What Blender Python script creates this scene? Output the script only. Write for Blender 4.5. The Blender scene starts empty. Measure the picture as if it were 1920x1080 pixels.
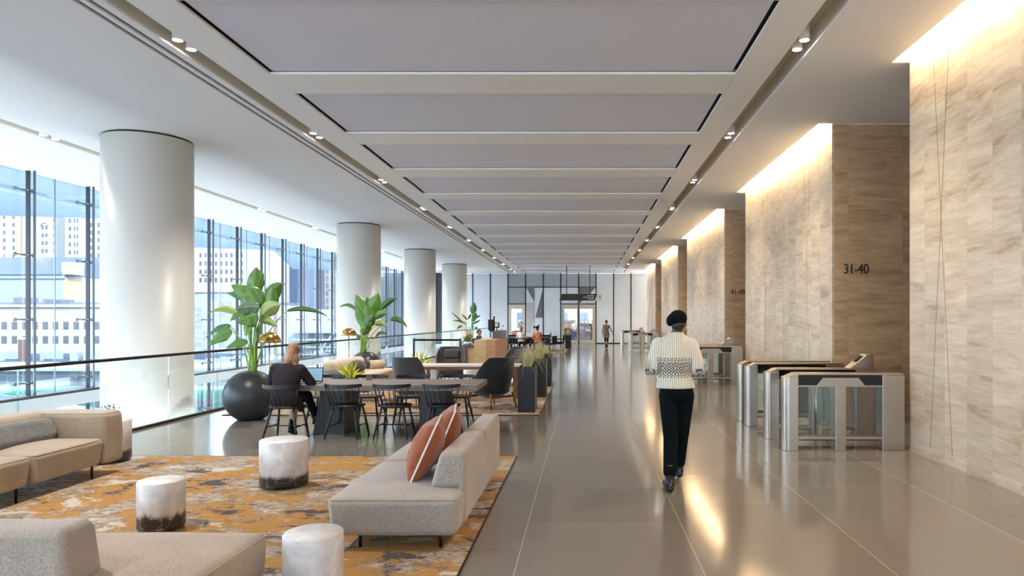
import bpy, bmesh, math, random
from mathutils import Vector, Matrix, noise as mnoise
random.seed(7)
sc = bpy.context.scene
C = sc.collection
# ------------------------------------------------------------------ camera
F = 1280.0; VX = 1096.0; VY = 600.0; H = 1.65; ZC = 4.92
cam_d = bpy.data.cameras.new('camera'); cam = bpy.data.objects.new('camera', cam_d); C.objects.link(cam)
cam.location = (0, 0, H); cam.rotation_euler = (math.pi/2, 0, 0)
cam_d.sensor_width = 36; cam_d.lens = 24.0
cam_d.shift_x = (960-VX)/1920.0; cam_d.shift_y = (VY-540)/1920.0
cam_d.clip_start = 0.05; cam_d.clip_end = 2000
sc.camera = cam
# ------------------------------------------------------------------ colour management
sc.view_settings.view_transform = 'Standard'; sc.view_settings.look = 'None'
sc.view_settings.gamma = 1.0; sc.view_settings.use_curve_mapping = False
sc.view_settings.exposure = 1.8
# ------------------------------------------------------------------ world: bright thin overcast sky
w = bpy.data.worlds.new('world'); sc.world = w; w.use_nodes = True
nt = w.node_tree; nt.nodes.clear()
_o = nt.nodes.new('ShaderNodeOutputWorld'); _b = nt.nodes.new('ShaderNodeBackground')
_tc = nt.nodes.new('ShaderNodeTexCoord'); _s = nt.nodes.new('ShaderNodeSeparateXYZ'); _r = nt.nodes.new('ShaderNodeValToRGB')
nt.links.new(_tc.outputs['Generated'], _s.inputs[0]); nt.links.new(_s.outputs['Z'], _r.inputs[0])
_r.color_ramp.elements[0].position = 0.0; _r.color_ramp.elements[0].color = (0.86, 0.93, 1.0, 1)
_r.color_ramp.elements[1].position = 0.7; _r.color_ramp.elements[1].color = (0.52, 0.72, 1.0, 1)
nt.links.new(_r.outputs[0], _b.inputs[0]); _b.inputs[1].default_value = 2.5
nt.links.new(_b.outputs[0], _o.inputs[0])
# ------------------------------------------------------------------ sun (comes from behind right, so it only reaches the city outside)
_sd = bpy.data.lights.new('sun', 'SUN'); _sd.energy = 3.0; _sd.angle = 0.01; _sd.color = (1.0, 0.86, 0.68)
_so = bpy.data.objects.new('sun', _sd); C.objects.link(_so)
_so.rotation_euler = Vector((0.62, -0.62, 0.48)).to_track_quat('Z', 'Y').to_euler()
LAMP = 1.0      # scale of all electric lamps
WARM = (1.0, 0.80, 0.52); SOFTW = (1.0, 0.82, 0.62)

# ------------------------------------------------------------------ small maths
def wx(px, Y): return (px-VX)*Y/F
def wz(py, Y): return H-(py-VY)*Y/F
def PX(px, py, Y): return Vector((wx(px, Y), Y, wz(py, Y)))
def floorY(py): return H*F/(py-VY)

# ------------------------------------------------------------------ materials
def srgb(r, g, b):
    f = lambda c: (c/255/12.92) if c/255 <= 0.04045 else ((c/255+0.055)/1.055)**2.4
    return (f(r), f(g), f(b), 1)
class NT:
    def __init__(s, name):
        s.m = bpy.data.materials.new(name); s.m.use_nodes = True
        s.t = s.m.node_tree; s.bsdf = s.t.nodes['Principled BSDF']; s.out = s.t.nodes['Material Output']
    def n(s, typ, **kw):
        nd = s.t.nodes.new('ShaderNode'+typ)
        for k, v in kw.items():
            if k.startswith('_'): setattr(nd, k[1:], v)
            else:
                key = int(k[1:]) if k[0] == 'i' and k[1:].isdigit() else k.replace('__', ' ')
                inp = nd.inputs[key]
                if hasattr(v, 'is_output') or isinstance(v, bpy.types.NodeSocket): s.t.links.new(v, inp)
                else: inp.default_value = v
        return nd
    def l(s, a, b): s.t.links.new(a, b)
    def math(s, op, a, b=None, clamp=False):
        nd = s.t.nodes.new('ShaderNodeMath'); nd.operation = op; nd.use_clamp = clamp
        for i, v in ((0, a), (1, b)):
            if v is None: continue
            if isinstance(v, bpy.types.NodeSocket): s.l(v, nd.inputs[i])
            else: nd.inputs[i].default_value = v
        return nd.outputs[0]
    def mix(s, f, a, b, mode='MIX'):
        nd = s.t.nodes.new('ShaderNodeMix'); nd.data_type = 'RGBA'; nd.blend_type = mode
        for i, v in ((0, f), (6, a), (7, b)):
            if isinstance(v, bpy.types.NodeSocket): s.l(v, nd.inputs[i])
            else: nd.inputs[i].default_value = v
        return nd.outputs[2]
    def ramp(s, f, stops, interp='LINEAR'):
        nd = s.t.nodes.new('ShaderNodeValToRGB'); cr = nd.color_ramp; cr.interpolation = interp
        s.l(f, nd.inputs[0])
        while len(cr.elements) < len(stops): cr.elements.new(0.5)
        for e, (p, c) in zip(cr.elements, stops):
            e.position = p; e.color = c if len(c) == 4 else (*c, 1)
        return nd.outputs[0]
    def coords(s, scale=(1, 1, 1), kind='Object', rot=(0, 0, 0), loc=(0, 0, 0)):
        tc = s.t.nodes.new('ShaderNodeTexCoord'); mp = s.t.nodes.new('ShaderNodeMapping')
        mp.inputs['Scale'].default_value = scale; mp.inputs['Rotation'].default_value = rot; mp.inputs['Location'].default_value = loc
        if kind == 'World':
            g = s.t.nodes.new('ShaderNodeNewGeometry'); s.l(g.outputs['Position'], mp.inputs[0])
        else: s.l(tc.outputs[kind], mp.inputs[0])
        return mp.outputs[0]
    def noise(s, vec, scale, detail=3, rough=0.5, dist=0.0):
        nd = s.n('TexNoise', Scale=scale, Detail=float(detail), Roughness=rough, Distortion=dist); s.l(vec, nd.inputs['Vector']); return nd.outputs[0]
    def bump(s, h, strength=0.2, dist=0.01):
        nd = s.n('Bump', Strength=strength, Distance=dist); s.l(h, nd.inputs['Height']); s.l(nd.outputs[0], s.bsdf.inputs['Normal'])
    def base(s, v):
        if isinstance(v, bpy.types.NodeSocket): s.l(v, s.bsdf.inputs['Base Color'])
        else: s.bsdf.inputs['Base Color'].default_value = v
    def set(s, **kw):
        for k, v in kw.items(): s.bsdf.inputs[k.replace('_', ' ')].default_value = v
M = {}
def plain(name, col, rough=0.5, metal=0.0, var=0.06, scale=8.0, **kw):
    t = NT(name); v = t.coords()
    n = t.noise(v, scale, 3)
    c2 = tuple(max(0, c*(1-var*2)) for c in col[:3])+(1,)
    t.base(t.mix(n, c2, tuple(min(1, c*(1+var)) for c in col[:3])+(1,)))
    t.set(Roughness=rough, Metallic=metal, **kw); M[name] = t.m
    if rough > 0.82: t.bsdf.inputs['Specular IOR Level'].default_value = 0.15
    return t
def glass(name, tint=(0.93, 0.97, 1.0, 1), rough=0.0, f0=0.04, k=0.9):
    t = NT(name); t.t.nodes.remove(t.bsdf)
    tr = t.n('BsdfTransparent', Color=tint); gl = t.n('BsdfGlossy', Color=(1, 1, 1, 1), Roughness=rough)
    lw = t.n('LayerWeight', Blend=0.5)
    p = t.math('POWER', lw.outputs['Facing'], 4.0)
    fac = t.math('ADD', t.math('MULTIPLY', p, k*0.6), f0, clamp=True)
    mx = t.n('MixShader'); t.l(fac, mx.inputs[0]); t.l(tr.outputs[0], mx.inputs[1]); t.l(gl.outputs[0], mx.inputs[2])
    t.l(mx.outputs[0], t.out.inputs[0]); M[name] = t.m
def emit(name, col, st):
    t = NT(name); t.t.nodes.remove(t.bsdf); e = t.n('Emission', Color=col, Strength=st); t.l(e.outputs[0], t.out.inputs[0]); M[name] = t.m

def weave(name, a, b, scale=640, rough=0.95):
    t = NT(name); v = t.coords()
    n1 = t.noise(t.coords((1, 1, 14)), scale/6, 2); n2 = t.noise(t.coords((14, 3, 1)), scale/6, 2); n3 = t.noise(t.coords((1, 14, 1)), scale/7, 2)
    m = t.math('MULTIPLY', t.math('ADD', n1, t.math('ADD', n2, n3)), 0.3333)
    big = t.noise(v, 3.0, 2)
    f = t.math('ADD', m, t.math('MULTIPLY', t.math('SUBTRACT', big, 0.5), 0.12))
    t.base(t.ramp(f, [(0.38, b), (0.60, a)])); t.set(Roughness=rough); t.bump(m, 0.35, 0.004)
    t.bsdf.inputs['Sheen Weight'].default_value = 0.25
    M[name] = t.m
weave('linen', srgb(184, 172, 160), srgb(122, 111, 101))
weave('linen_warm', srgb(186, 168, 148), srgb(128, 109, 90))
weave('beige_fabric', srgb(216, 196, 170), srgb(178, 156, 130), 300)
weave('grey_felt', srgb(78, 76, 78), srgb(48, 46, 49), 180)
weave('dark_felt', srgb(32, 32, 36), srgb(16, 16, 20), 180)
weave('brown_felt', srgb(84, 76, 74), srgb(56, 50, 50), 180)
weave('rust_velvet', srgb(158, 84, 48), srgb(124, 60, 32), 120)
weave('grey_velvet', srgb(120, 120, 116), srgb(88, 90, 88), 120)
plain('piping_white', srgb(230, 224, 214), 0.8)
plain('white_paint', srgb(238, 237, 234), 0.75, var=0.012, scale=2)
plain('ceiling_white', srgb(236, 234, 230), 0.85, var=0.01, scale=1)
plain('panel_grey', srgb(219, 219, 228), 0.9, var=0.012, scale=2)
plain('slot_white', srgb(214, 206, 190), 0.6, var=0.02)
plain('column_white', srgb(212, 209, 201), 0.38, var=0.01, scale=1)
plain('black_gap', srgb(18, 18, 18), 0.7)
plain('black_metal', srgb(26, 26, 28), 0.4, 0.6)
plain('dark_bronze', srgb(52, 44, 40), 0.42, 0.7)
plain('black_wood', srgb(26, 26, 29), 0.42, var=0.2, scale=20)
plain('steel', srgb(178, 168, 156), 0.3, 1.0, var=0.03)
plain('chrome', srgb(220, 220, 222), 0.08, 1.0, var=0.01)
plain('beam_grey', srgb(140, 143, 144), 0.7)
glass('glass_rear', (0.66, 0.69, 0.72, 1), 0.0, 0.03, 0.3)
plain('mullion_steel', srgb(120, 126, 134), 0.35, 0.7)
plain('mullion_dark', srgb(56, 58, 64), 0.4, 0.5)
plain('brass', srgb(196, 156, 84), 0.2, 1.0, var=0.05)
plain('inlay_brass', srgb(176, 130, 78), 0.4, 0.6, var=0.1)
plain('planter_black', srgb(50, 51, 54), 0.36, 0.15, var=0.08)
plain('planter_blue', srgb(70, 84, 104), 0.35, 0.1)
plain('soil', srgb(52, 40, 30), 0.95, var=0.3, scale=60)
plain('walnut', srgb(118, 78, 52), 0.4, var=0.15, scale=14)
plain('screen_black', srgb(10, 12, 14), 0.12)
plain('rubber', srgb(28, 28, 28), 0.8)
plain('skin_dark', srgb(96, 62, 46), 0.55, var=0.05)
plain('skin_light', srgb(208, 160, 134), 0.55, var=0.05)
plain('skin_mid', srgb(170, 120, 92), 0.55, var=0.05)
plain('cloth_black', srgb(16, 19, 22), 0.85, var=0.1, scale=30)
plain('cloth_teal_black', srgb(4, 13, 16), 0.9, var=0.1, scale=30)
plain('coat_dark', srgb(48, 40, 44), 0.9, var=0.12, scale=40)
plain('cloth_beige', srgb(190, 158, 124), 0.9)
plain('cloth_taupe', srgb(120, 108, 98), 0.9)
plain('cloth_white', srgb(226, 220, 212), 0.9)
plain('cloth_pink', srgb(216, 128, 108), 0.9)
plain('cloth_denim', srgb(70, 98, 150), 0.9)
plain('cloth_camel', srgb(186, 134, 84), 0.9)
plain('boot_leather', srgb(20, 20, 22), 0.22)
plain('sock_mustard', srgb(150, 110, 30), 0.9)
plain('hat_wool', srgb(8, 16, 20), 0.95, var=0.15, scale=80)
plain('bronze_sign', srgb(62, 54, 48), 0.5, 0.2)
plain('sign_beige', srgb(206, 200, 188), 0.6)
plain('text_dark', srgb(38, 32, 28), 0.5)
plain('text_light', srgb(214, 204, 188), 0.6)
plain('counter_wine', srgb(92, 58, 62), 0.5)
plain('counter_wood', srgb(186, 140, 100), 0.5)
plain('ceramic_white', srgb(226, 222, 212), 0.35)
plain('flower_orange', srgb(226, 112, 70), 0.6, var=0.15, scale=60)
plain('flower_white', srgb(226, 222, 200), 0.7, var=0.1, scale=60)
plain('leaf_yellow', srgb(214, 214, 60), 0.5, var=0.2, scale=30)
plain('dark_stone', srgb(84, 80, 78), 0.35, var=0.06)
plain('paper', srgb(232, 228, 220), 0.8)
plain('screen_blue', srgb(150, 190, 214), 0.3)
plain('grey_glass_panel', srgb(164, 168, 172), 0.25, var=0.02, scale=1)
plain('grey_paint_mid', srgb(112, 114, 116), 0.6, var=0.02)
plain('grey_paint_light', srgb(188, 188, 190), 0.6, var=0.02)
plain('frame_beige', srgb(206, 198, 184), 0.4, 0.2)
glass('glass_clear', (0.95, 0.985, 0.985, 1), 0.0, 0.035, 0.55)
glass('glass_facade', (0.92, 0.97, 1.0, 1), 0.0, 0.03, 0.3)
glass('glass_green', (0.80, 0.93, 0.90, 1), 0.0, 0.05, 0.5)
def frosted():
    # back-painted glass wall panels: soft satin white, glossy
    t = NT('glass_white'); v = t.coords((1, 1, 1), 'World')
    n = t.noise(v, 1.2, 2)
    t.base(t.mix(n, srgb(206, 212, 218), srgb(222, 226, 230))); t.set(Roughness=0.16); t.bsdf.inputs['Specular IOR Level'].default_value = 0.6
    M['glass_white'] = t.m
frosted()
def wood(name, a, b, axis='X', rough=0.5, sc_=9.0):
    t = NT(name); s = {'X': (0.12, 1, 1), 'Y': (1, 0.12, 1), 'Z': (1, 1, 0.12)}[axis]
    v = t.coords(s)
    n = t.noise(v, sc_, 5, 0.6, 1.2); n2 = t.noise(v, sc_*9, 3, 0.6)
    f = t.math('ADD', t.math('MULTIPLY', n, 0.7), t.math('MULTIPLY', n2, 0.3))
    t.base(t.ramp(f, [(0.36, b), (0.62, a)])); t.set(Roughness=rough); t.bump(n2, 0.12, 0.003); M[name] = t.m
wood('table_dark', srgb(140, 126, 118), srgb(84, 74, 70), 'X', 0.42)
wood('table_edge', srgb(86, 72, 66), srgb(48, 40, 38), 'X', 0.45)
wood('leg_black', srgb(64, 64, 68), srgb(34, 34, 38), 'Z', 0.4)
wood('oak_light', srgb(224, 192, 144), srgb(198, 162, 114), 'X', 0.5, 14)
wood('oak_pink', srgb(208, 160, 124), srgb(180, 130, 96), 'X', 0.5, 14)
wood('walnut_grain', srgb(150, 100, 66), srgb(96, 60, 38), 'X', 0.4)
wood('ash_black', srgb(18, 18, 20), srgb(6, 6, 8), 'X', 0.45, 20)

def floor_mat():
    t = NT('polished_tile')
    v0 = t.coords((1, 1, 1), 'World')
    sx = t.n('SeparateXYZ'); t.l(v0, sx.inputs[0])
    cb = t.n('CombineXYZ'); t.l(t.math('ADD', sx.outputs['Y'], 40*1.18-4.96+0.0), cb.inputs[0]); t.l(t.math('ADD', sx.outputs['X'], 40*1.24+0.46), cb.inputs[1])
    br = t.n('TexBrick', Scale=1.0, Mortar__Size=0.0032, Mortar__Smooth=0.1, Bias=0.0, Brick__Width=1.18, Row__Height=1.24,
             Color1=srgb(118, 111, 103), Color2=srgb(108, 102, 94), Mortar=srgb(176, 166, 152))
    br.offset = 0.5; br.offset_frequency = 2
    t.l(cb.outputs[0], br.inputs['Vector'])
    row = t.math('FRACT', t.math('DIVIDE', t.math('ADD', sx.outputs['X'], 40*1.24+0.46), 1.24))
    longj = t.math('GREATER_THAN', t.math('ABSOLUTE', t.math('SUBTRACT', row, 0.5)), 0.4965)
    t.l(t.mix(longj, srgb(138, 130, 119), srgb(182, 172, 157)), br.inputs['Mortar'])
    n = t.noise(v0, 0.9, 5, 0.6); n2 = t.noise(t.coords((1, 6, 1), 'World'), 18, 4, 0.7)
    col = t.mix(t.math('MULTIPLY', n, 0.35), br.outputs[0], srgb(112, 108, 102))
    col = t.mix(t.math('MULTIPLY', n2, 0.16), col, srgb(146, 138, 128))
    t.base(col)
    rr = t.math('ADD', t.math('MULTIPLY', t.noise(v0, 3.0, 4), 0.05), 0.095)
    t.l(rr, t.bsdf.inputs['Roughness']); t.bsdf.inputs['Specular IOR Level'].default_value = 0.75
    t.bump(t.noise(v0, 2.5, 3), 0.02, 0.02)
    M['floor'] = t.m
floor_mat()
def travertine(name, a, b, c, axis, var=0.26, tile=(0.46, 2.42)):
    # axis: which world axis runs horizontally along the wall ('Y' for the long faces, 'X' for the ends)
    t = NT(name); v0 = t.coords((1, 1, 1), 'World'); s = t.n('SeparateXYZ'); t.l(v0, s.inputs[0])
    hcoord = s.outputs[axis]
    cb = t.n('CombineXYZ'); t.l(t.math('ADD', s.outputs['Z'], 24.2), cb.inputs[0]); t.l(t.math('ADD', hcoord, 46.0), cb.inputs[1])
    br = t.n('TexBrick', Scale=1.0, Mortar__Size=0.0016, Mortar__Smooth=0.0, Bias=0.0, Brick__Width=tile[1], Row__Height=tile[0],
             Color1=(0, 0, 0, 1), Color2=(1, 1, 1, 1), Mortar=(0.5, 0.5, 0.5, 1))
    br.offset = 0.37; br.offset_frequency = 3
    t.l(cb.outputs[0], br.inputs['Vector'])
    rnd = t.math('MULTIPLY', br.outputs[0], 1.0)
    off = t.n('CombineXYZ'); t.l(t.math('MULTIPLY', rnd, 7.3), off.inputs[0]); t.l(t.math('MULTIPLY', rnd, 3.1), off.inputs[2]); t.l(t.math('MULTIPLY', rnd, 5.7), off.inputs[1])
    ad = t.n('VectorMath'); t.l(v0, ad.inputs[0]); t.l(off.outputs[0], ad.inputs[1])
    mp = t.n('Mapping'); t.l(ad.outputs[0], mp.inputs[0]); mp.inputs['Scale'].default_value = (0.45, 0.45, 3.2); mp.inputs['Rotation'].default_value = (0.16 if axis == 'Y' else 0.0, 0.05, 0)
    n1 = t.noise(mp.outputs[0], 1.6, 6, 0.62, 0.9); n2 = t.noise(mp.outputs[0], 7.0, 5, 0.65, 0.6)
    f = t.math('ADD', t.math('MULTIPLY', n1, 0.62), t.math('MULTIPLY', n2, 0.38))
    col = t.ramp(f, [(0.34, c), (0.46, b), (0.60, a)])
    bright = t.math('ADD', t.math('MULTIPLY', rnd, var*0.5), 1.0-var*0.28)
    cc = t.n('CombineXYZ'); [t.l(bright, cc.inputs[i]) for i in range(3)]
    col = t.mix(1.0, col, cc.outputs[0], 'MULTIPLY')
    col = t.mix(t.math('MULTIPLY', br.outputs['Fac'], 0.55), col, c)
    t.base(col); t.set(Roughness=0.34)
    t.bump(n2, 0.04, 0.004); M[name] = t.m
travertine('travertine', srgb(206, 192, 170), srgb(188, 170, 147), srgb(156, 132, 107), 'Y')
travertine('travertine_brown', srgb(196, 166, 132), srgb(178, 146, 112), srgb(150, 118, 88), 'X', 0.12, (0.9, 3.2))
def rug_mat(name, grey):
    t = NT(name); v = t.coords((1.15, 1.55, 1), 'World', rot=(0, 0, 0.5)); v2 = t.coords((1.0, 1.45, 1), 'World', loc=(13, 7, 3), rot=(0, 0, 0.5)); v3 = t.coords((0.9, 1.35, 1), 'World', loc=(31, 17, 9), rot=(0, 0, 0.5))
    a = t.noise(v, 1.25, 10, 0.70, 0.25); b = t.noise(v2, 1.9, 10, 0.74, 0.2); c = t.noise(v3, 1.6, 10, 0.72, 0.3)
    gold = t.mix(t.noise(v, 9, 5), srgb(150, 100, 42), srgb(180, 136, 68))
    taupe = t.mix(t.ramp(t.noise(v2, 11, 7, 0.75), [(0.36, (0, 0, 0)), (0.56, (1, 1, 1))]), srgb(104, 90, 80), srgb(176, 160, 142))
    col = t.mix(t.ramp(a, [(0.482+grey, (0, 0, 0)), (0.507+grey, (1, 1, 1))]), taupe, gold)
    col = t.mix(t.ramp(c, [(0.56, (0, 0, 0)), (0.59, (1, 1, 1))]), col, srgb(190, 182, 172))
    col = t.mix(t.ramp(b, [(0.570, (0, 0, 0)), (0.592, (1, 1, 1))]), col, srgb(58, 58, 68))
    rim = t.ramp(a, [(0.472+grey, (0, 0, 0)), (0.490+grey, (1, 1, 1)), (0.506+grey, (0, 0, 0))])
    col = t.mix(t.math('MULTIPLY', rim, t.ramp(t.noise(v3, 6, 5), [(0.48, (0, 0, 0)), (0.56, (1, 1, 1))])), col, srgb(60, 56, 60))
    fine = t.noise(t.coords((1, 1, 1), 'World'), 220, 2)
    col = t.mix(t.math('MULTIPLY', fine, 0.25), col, srgb(120, 96, 70))
    t.base(col); t.set(Roughness=1.0); t.bump(fine, 0.6, 0.006); M[name] = t.m
rug_mat('rug_gold', 0.0); rug_mat('rug_grey', 0.02)
def marble(name, zdark, amp):
    t = NT(name); v = t.coords(); s = t.n('SeparateXYZ'); t.l(v, s.inputs[0])
    n = t.noise(v, 5.0, 7, 0.62, 1.4); n2 = t.noise(v, 2.4, 4, 0.5, 0.5)
    white = t.mix(t.ramp(n, [(0.42, (1, 1, 1)), (0.62, (0, 0, 0))]), srgb(220, 217, 214), srgb(198, 193, 190))
    zz = t.math('ADD', s.outputs['Z'], t.math('MULTIPLY', t.math('SUBTRACT', n2, 0.5), amp))
    zz = t.math('ADD', zz, t.math('MULTIPLY', t.math('SUBTRACT', n, 0.5), amp*0.7))
    dk = t.ramp(t.math('MULTIPLY', t.math('SUBTRACT', zz, zdark-0.02), 25.0, clamp=True), [(0.0, (1, 1, 1)), (1.0, (0, 0, 0))])
    black = t.mix(t.ramp(t.math('ABSOLUTE', t.math('SUBTRACT', t.noise(v, 3.4, 3, 0.5, 0.8), 0.5)), [(0.0, (1, 1, 1)), (0.012, (0, 0, 0))]), srgb(52, 50, 52), srgb(140, 138, 140))
    t.base(t.mix(dk, white, black)); t.set(Roughness=0.34); t.bsdf.inputs['Subsurface Weight'].default_value = 0.0; M[name] = t.m
marble('marble_a', 0.075, 0.05); marble('marble_b', 0.13, 0.2); marble('marble_c', 0.125, 0.07)
def leafmat(name, a, b):
    t = NT(name); n = t.noise(t.coords(), 5, 4); n2 = t.noise(t.coords(), 60, 2)
    n3 = t.noise(t.coords((1, 1, 9)), 9, 2); t.base(t.mix(t.math('ADD', t.math('MULTIPLY', n, 0.6), t.math('MULTIPLY', n3, 0.4)), a, b)); t.set(Roughness=0.38); t.bump(n3, 0.35, 0.006)
    t.bsdf.inputs['Transmission Weight'].default_value = 0.0; M[name] = t.m
leafmat('leaf_green', srgb(62, 108, 38), srgb(112, 152, 66)); leafmat('leaf_dark', srgb(44, 84, 44), srgb(78, 120, 62))
leafmat('leaf_olive', srgb(128, 146, 70), srgb(160, 168, 96)); leafmat('stem_green', srgb(96, 140, 48), srgb(168, 196, 84))
leafmat('grass_blond', srgb(222, 210, 168), srgb(172, 164, 110)); leafmat('leaf_grey', srgb(64, 88, 72), srgb(96, 118, 92))
def hair_mat(name, a, b):
    t = NT(name); n = t.noise(t.coords((5, 5, 0.6)), 12, 4); t.base(t.mix(n, a, b)); t.set(Roughness=0.5); t.bump(n, 0.5, 0.01); M[name] = t.m
hair_mat('hair_blonde', srgb(70, 46, 30), srgb(186, 142, 98)); hair_mat('hair_black', srgb(18, 14, 14), srgb(44, 36, 34)); hair_mat('hair_auburn', srgb(120, 70, 40), srgb(176, 112, 66))
# city outside
EXT = 0.27
def ext(c, k=None): k = EXT if k is None else k; return (c[0]*k, c[1]*k, c[2]*k, 1)
def build_mat(name, a, b, rough=0.8, sc_=0.4, k=None):
    a, b = ext(a, k), ext(b, k)
    t = NT(name); n = t.noise(t.coords((1, 1, 1), 'World'), sc_, 4); t.base(t.mix(n, a, b)); t.set(Roughness=rough); M[name] = t.m
build_mat('stone_pale', srgb(214, 208, 200), srgb(236, 230, 220)); build_mat('stone_cream', srgb(232, 214, 170), srgb(244, 230, 196))
build_mat('stone_blue', srgb(190, 208, 226), srgb(208, 222, 236)); build_mat('roof_slate', srgb(92, 108, 134), srgb(110, 126, 150))
build_mat('roof_white', srgb(206, 220, 234), srgb(228, 236, 244)); build_mat('canopy_blue', srgb(196, 210, 220), srgb(204, 216, 224), 0.5, 0.05, k=1.0)
build_mat('window_dark', srgb(86, 92, 104), srgb(116, 124, 138), 0.3); build_mat('tower_navy', srgb(84, 104, 148), srgb(110, 132, 172), 0.3)
build_mat('train_green', srgb(30, 150, 120), srgb(46, 168, 136), 0.4); build_mat('asphalt', srgb(150, 160, 172), srgb(176, 184, 194), k=0.26); build_mat('dormer_grey', srgb(150, 146, 158), srgb(170, 166, 176))
build_mat('brick_red', srgb(140, 96, 88), srgb(160, 116, 104)); build_mat('hedge', srgb(84, 120, 80), srgb(120, 150, 104), 0.9, 3)
def grid_mat(name, wall, win, mw, mh, gap, axis='X'):
    wall, win = ext(wall), ext(win)
    t = NT(name); v0 = t.coords((1, 1, 1), 'World'); s = t.n('SeparateXYZ'); t.l(v0, s.inputs[0])
    cb = t.n('CombineXYZ'); t.l(t.math('ADD', s.outputs[axis], 4000), cb.inputs[0]); t.l(t.math('ADD', s.outputs['Z'], 4000), cb.inputs[1])
    br = t.n('TexBrick', Scale=1.0, Mortar__Size=gap, Mortar__Smooth=0.0, Bias=0.0, Brick__Width=mw, Row__Height=mh, Color1=win, Color2=tuple(min(1, c*1.5) for c in win[:3])+(1,), Mortar=wall)
    br.offset = 0.0; t.l(cb.outputs[0], br.inputs['Vector']); t.base(br.outputs[0]); t.set(Roughness=0.4); M[name] = t.m
grid_mat('tower_grid_white', srgb(232, 230, 226), srgb(150, 164, 186), 2.6, 3.4, 0.55); grid_mat('tower_grid_warm', srgb(240, 226, 200), srgb(176, 160, 150), 2.6, 3.4, 0.5)
grid_mat('glazed_band', srgb(220, 226, 234), srgb(172, 184, 202), 1.6, 1.2, 0.09)
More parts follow.
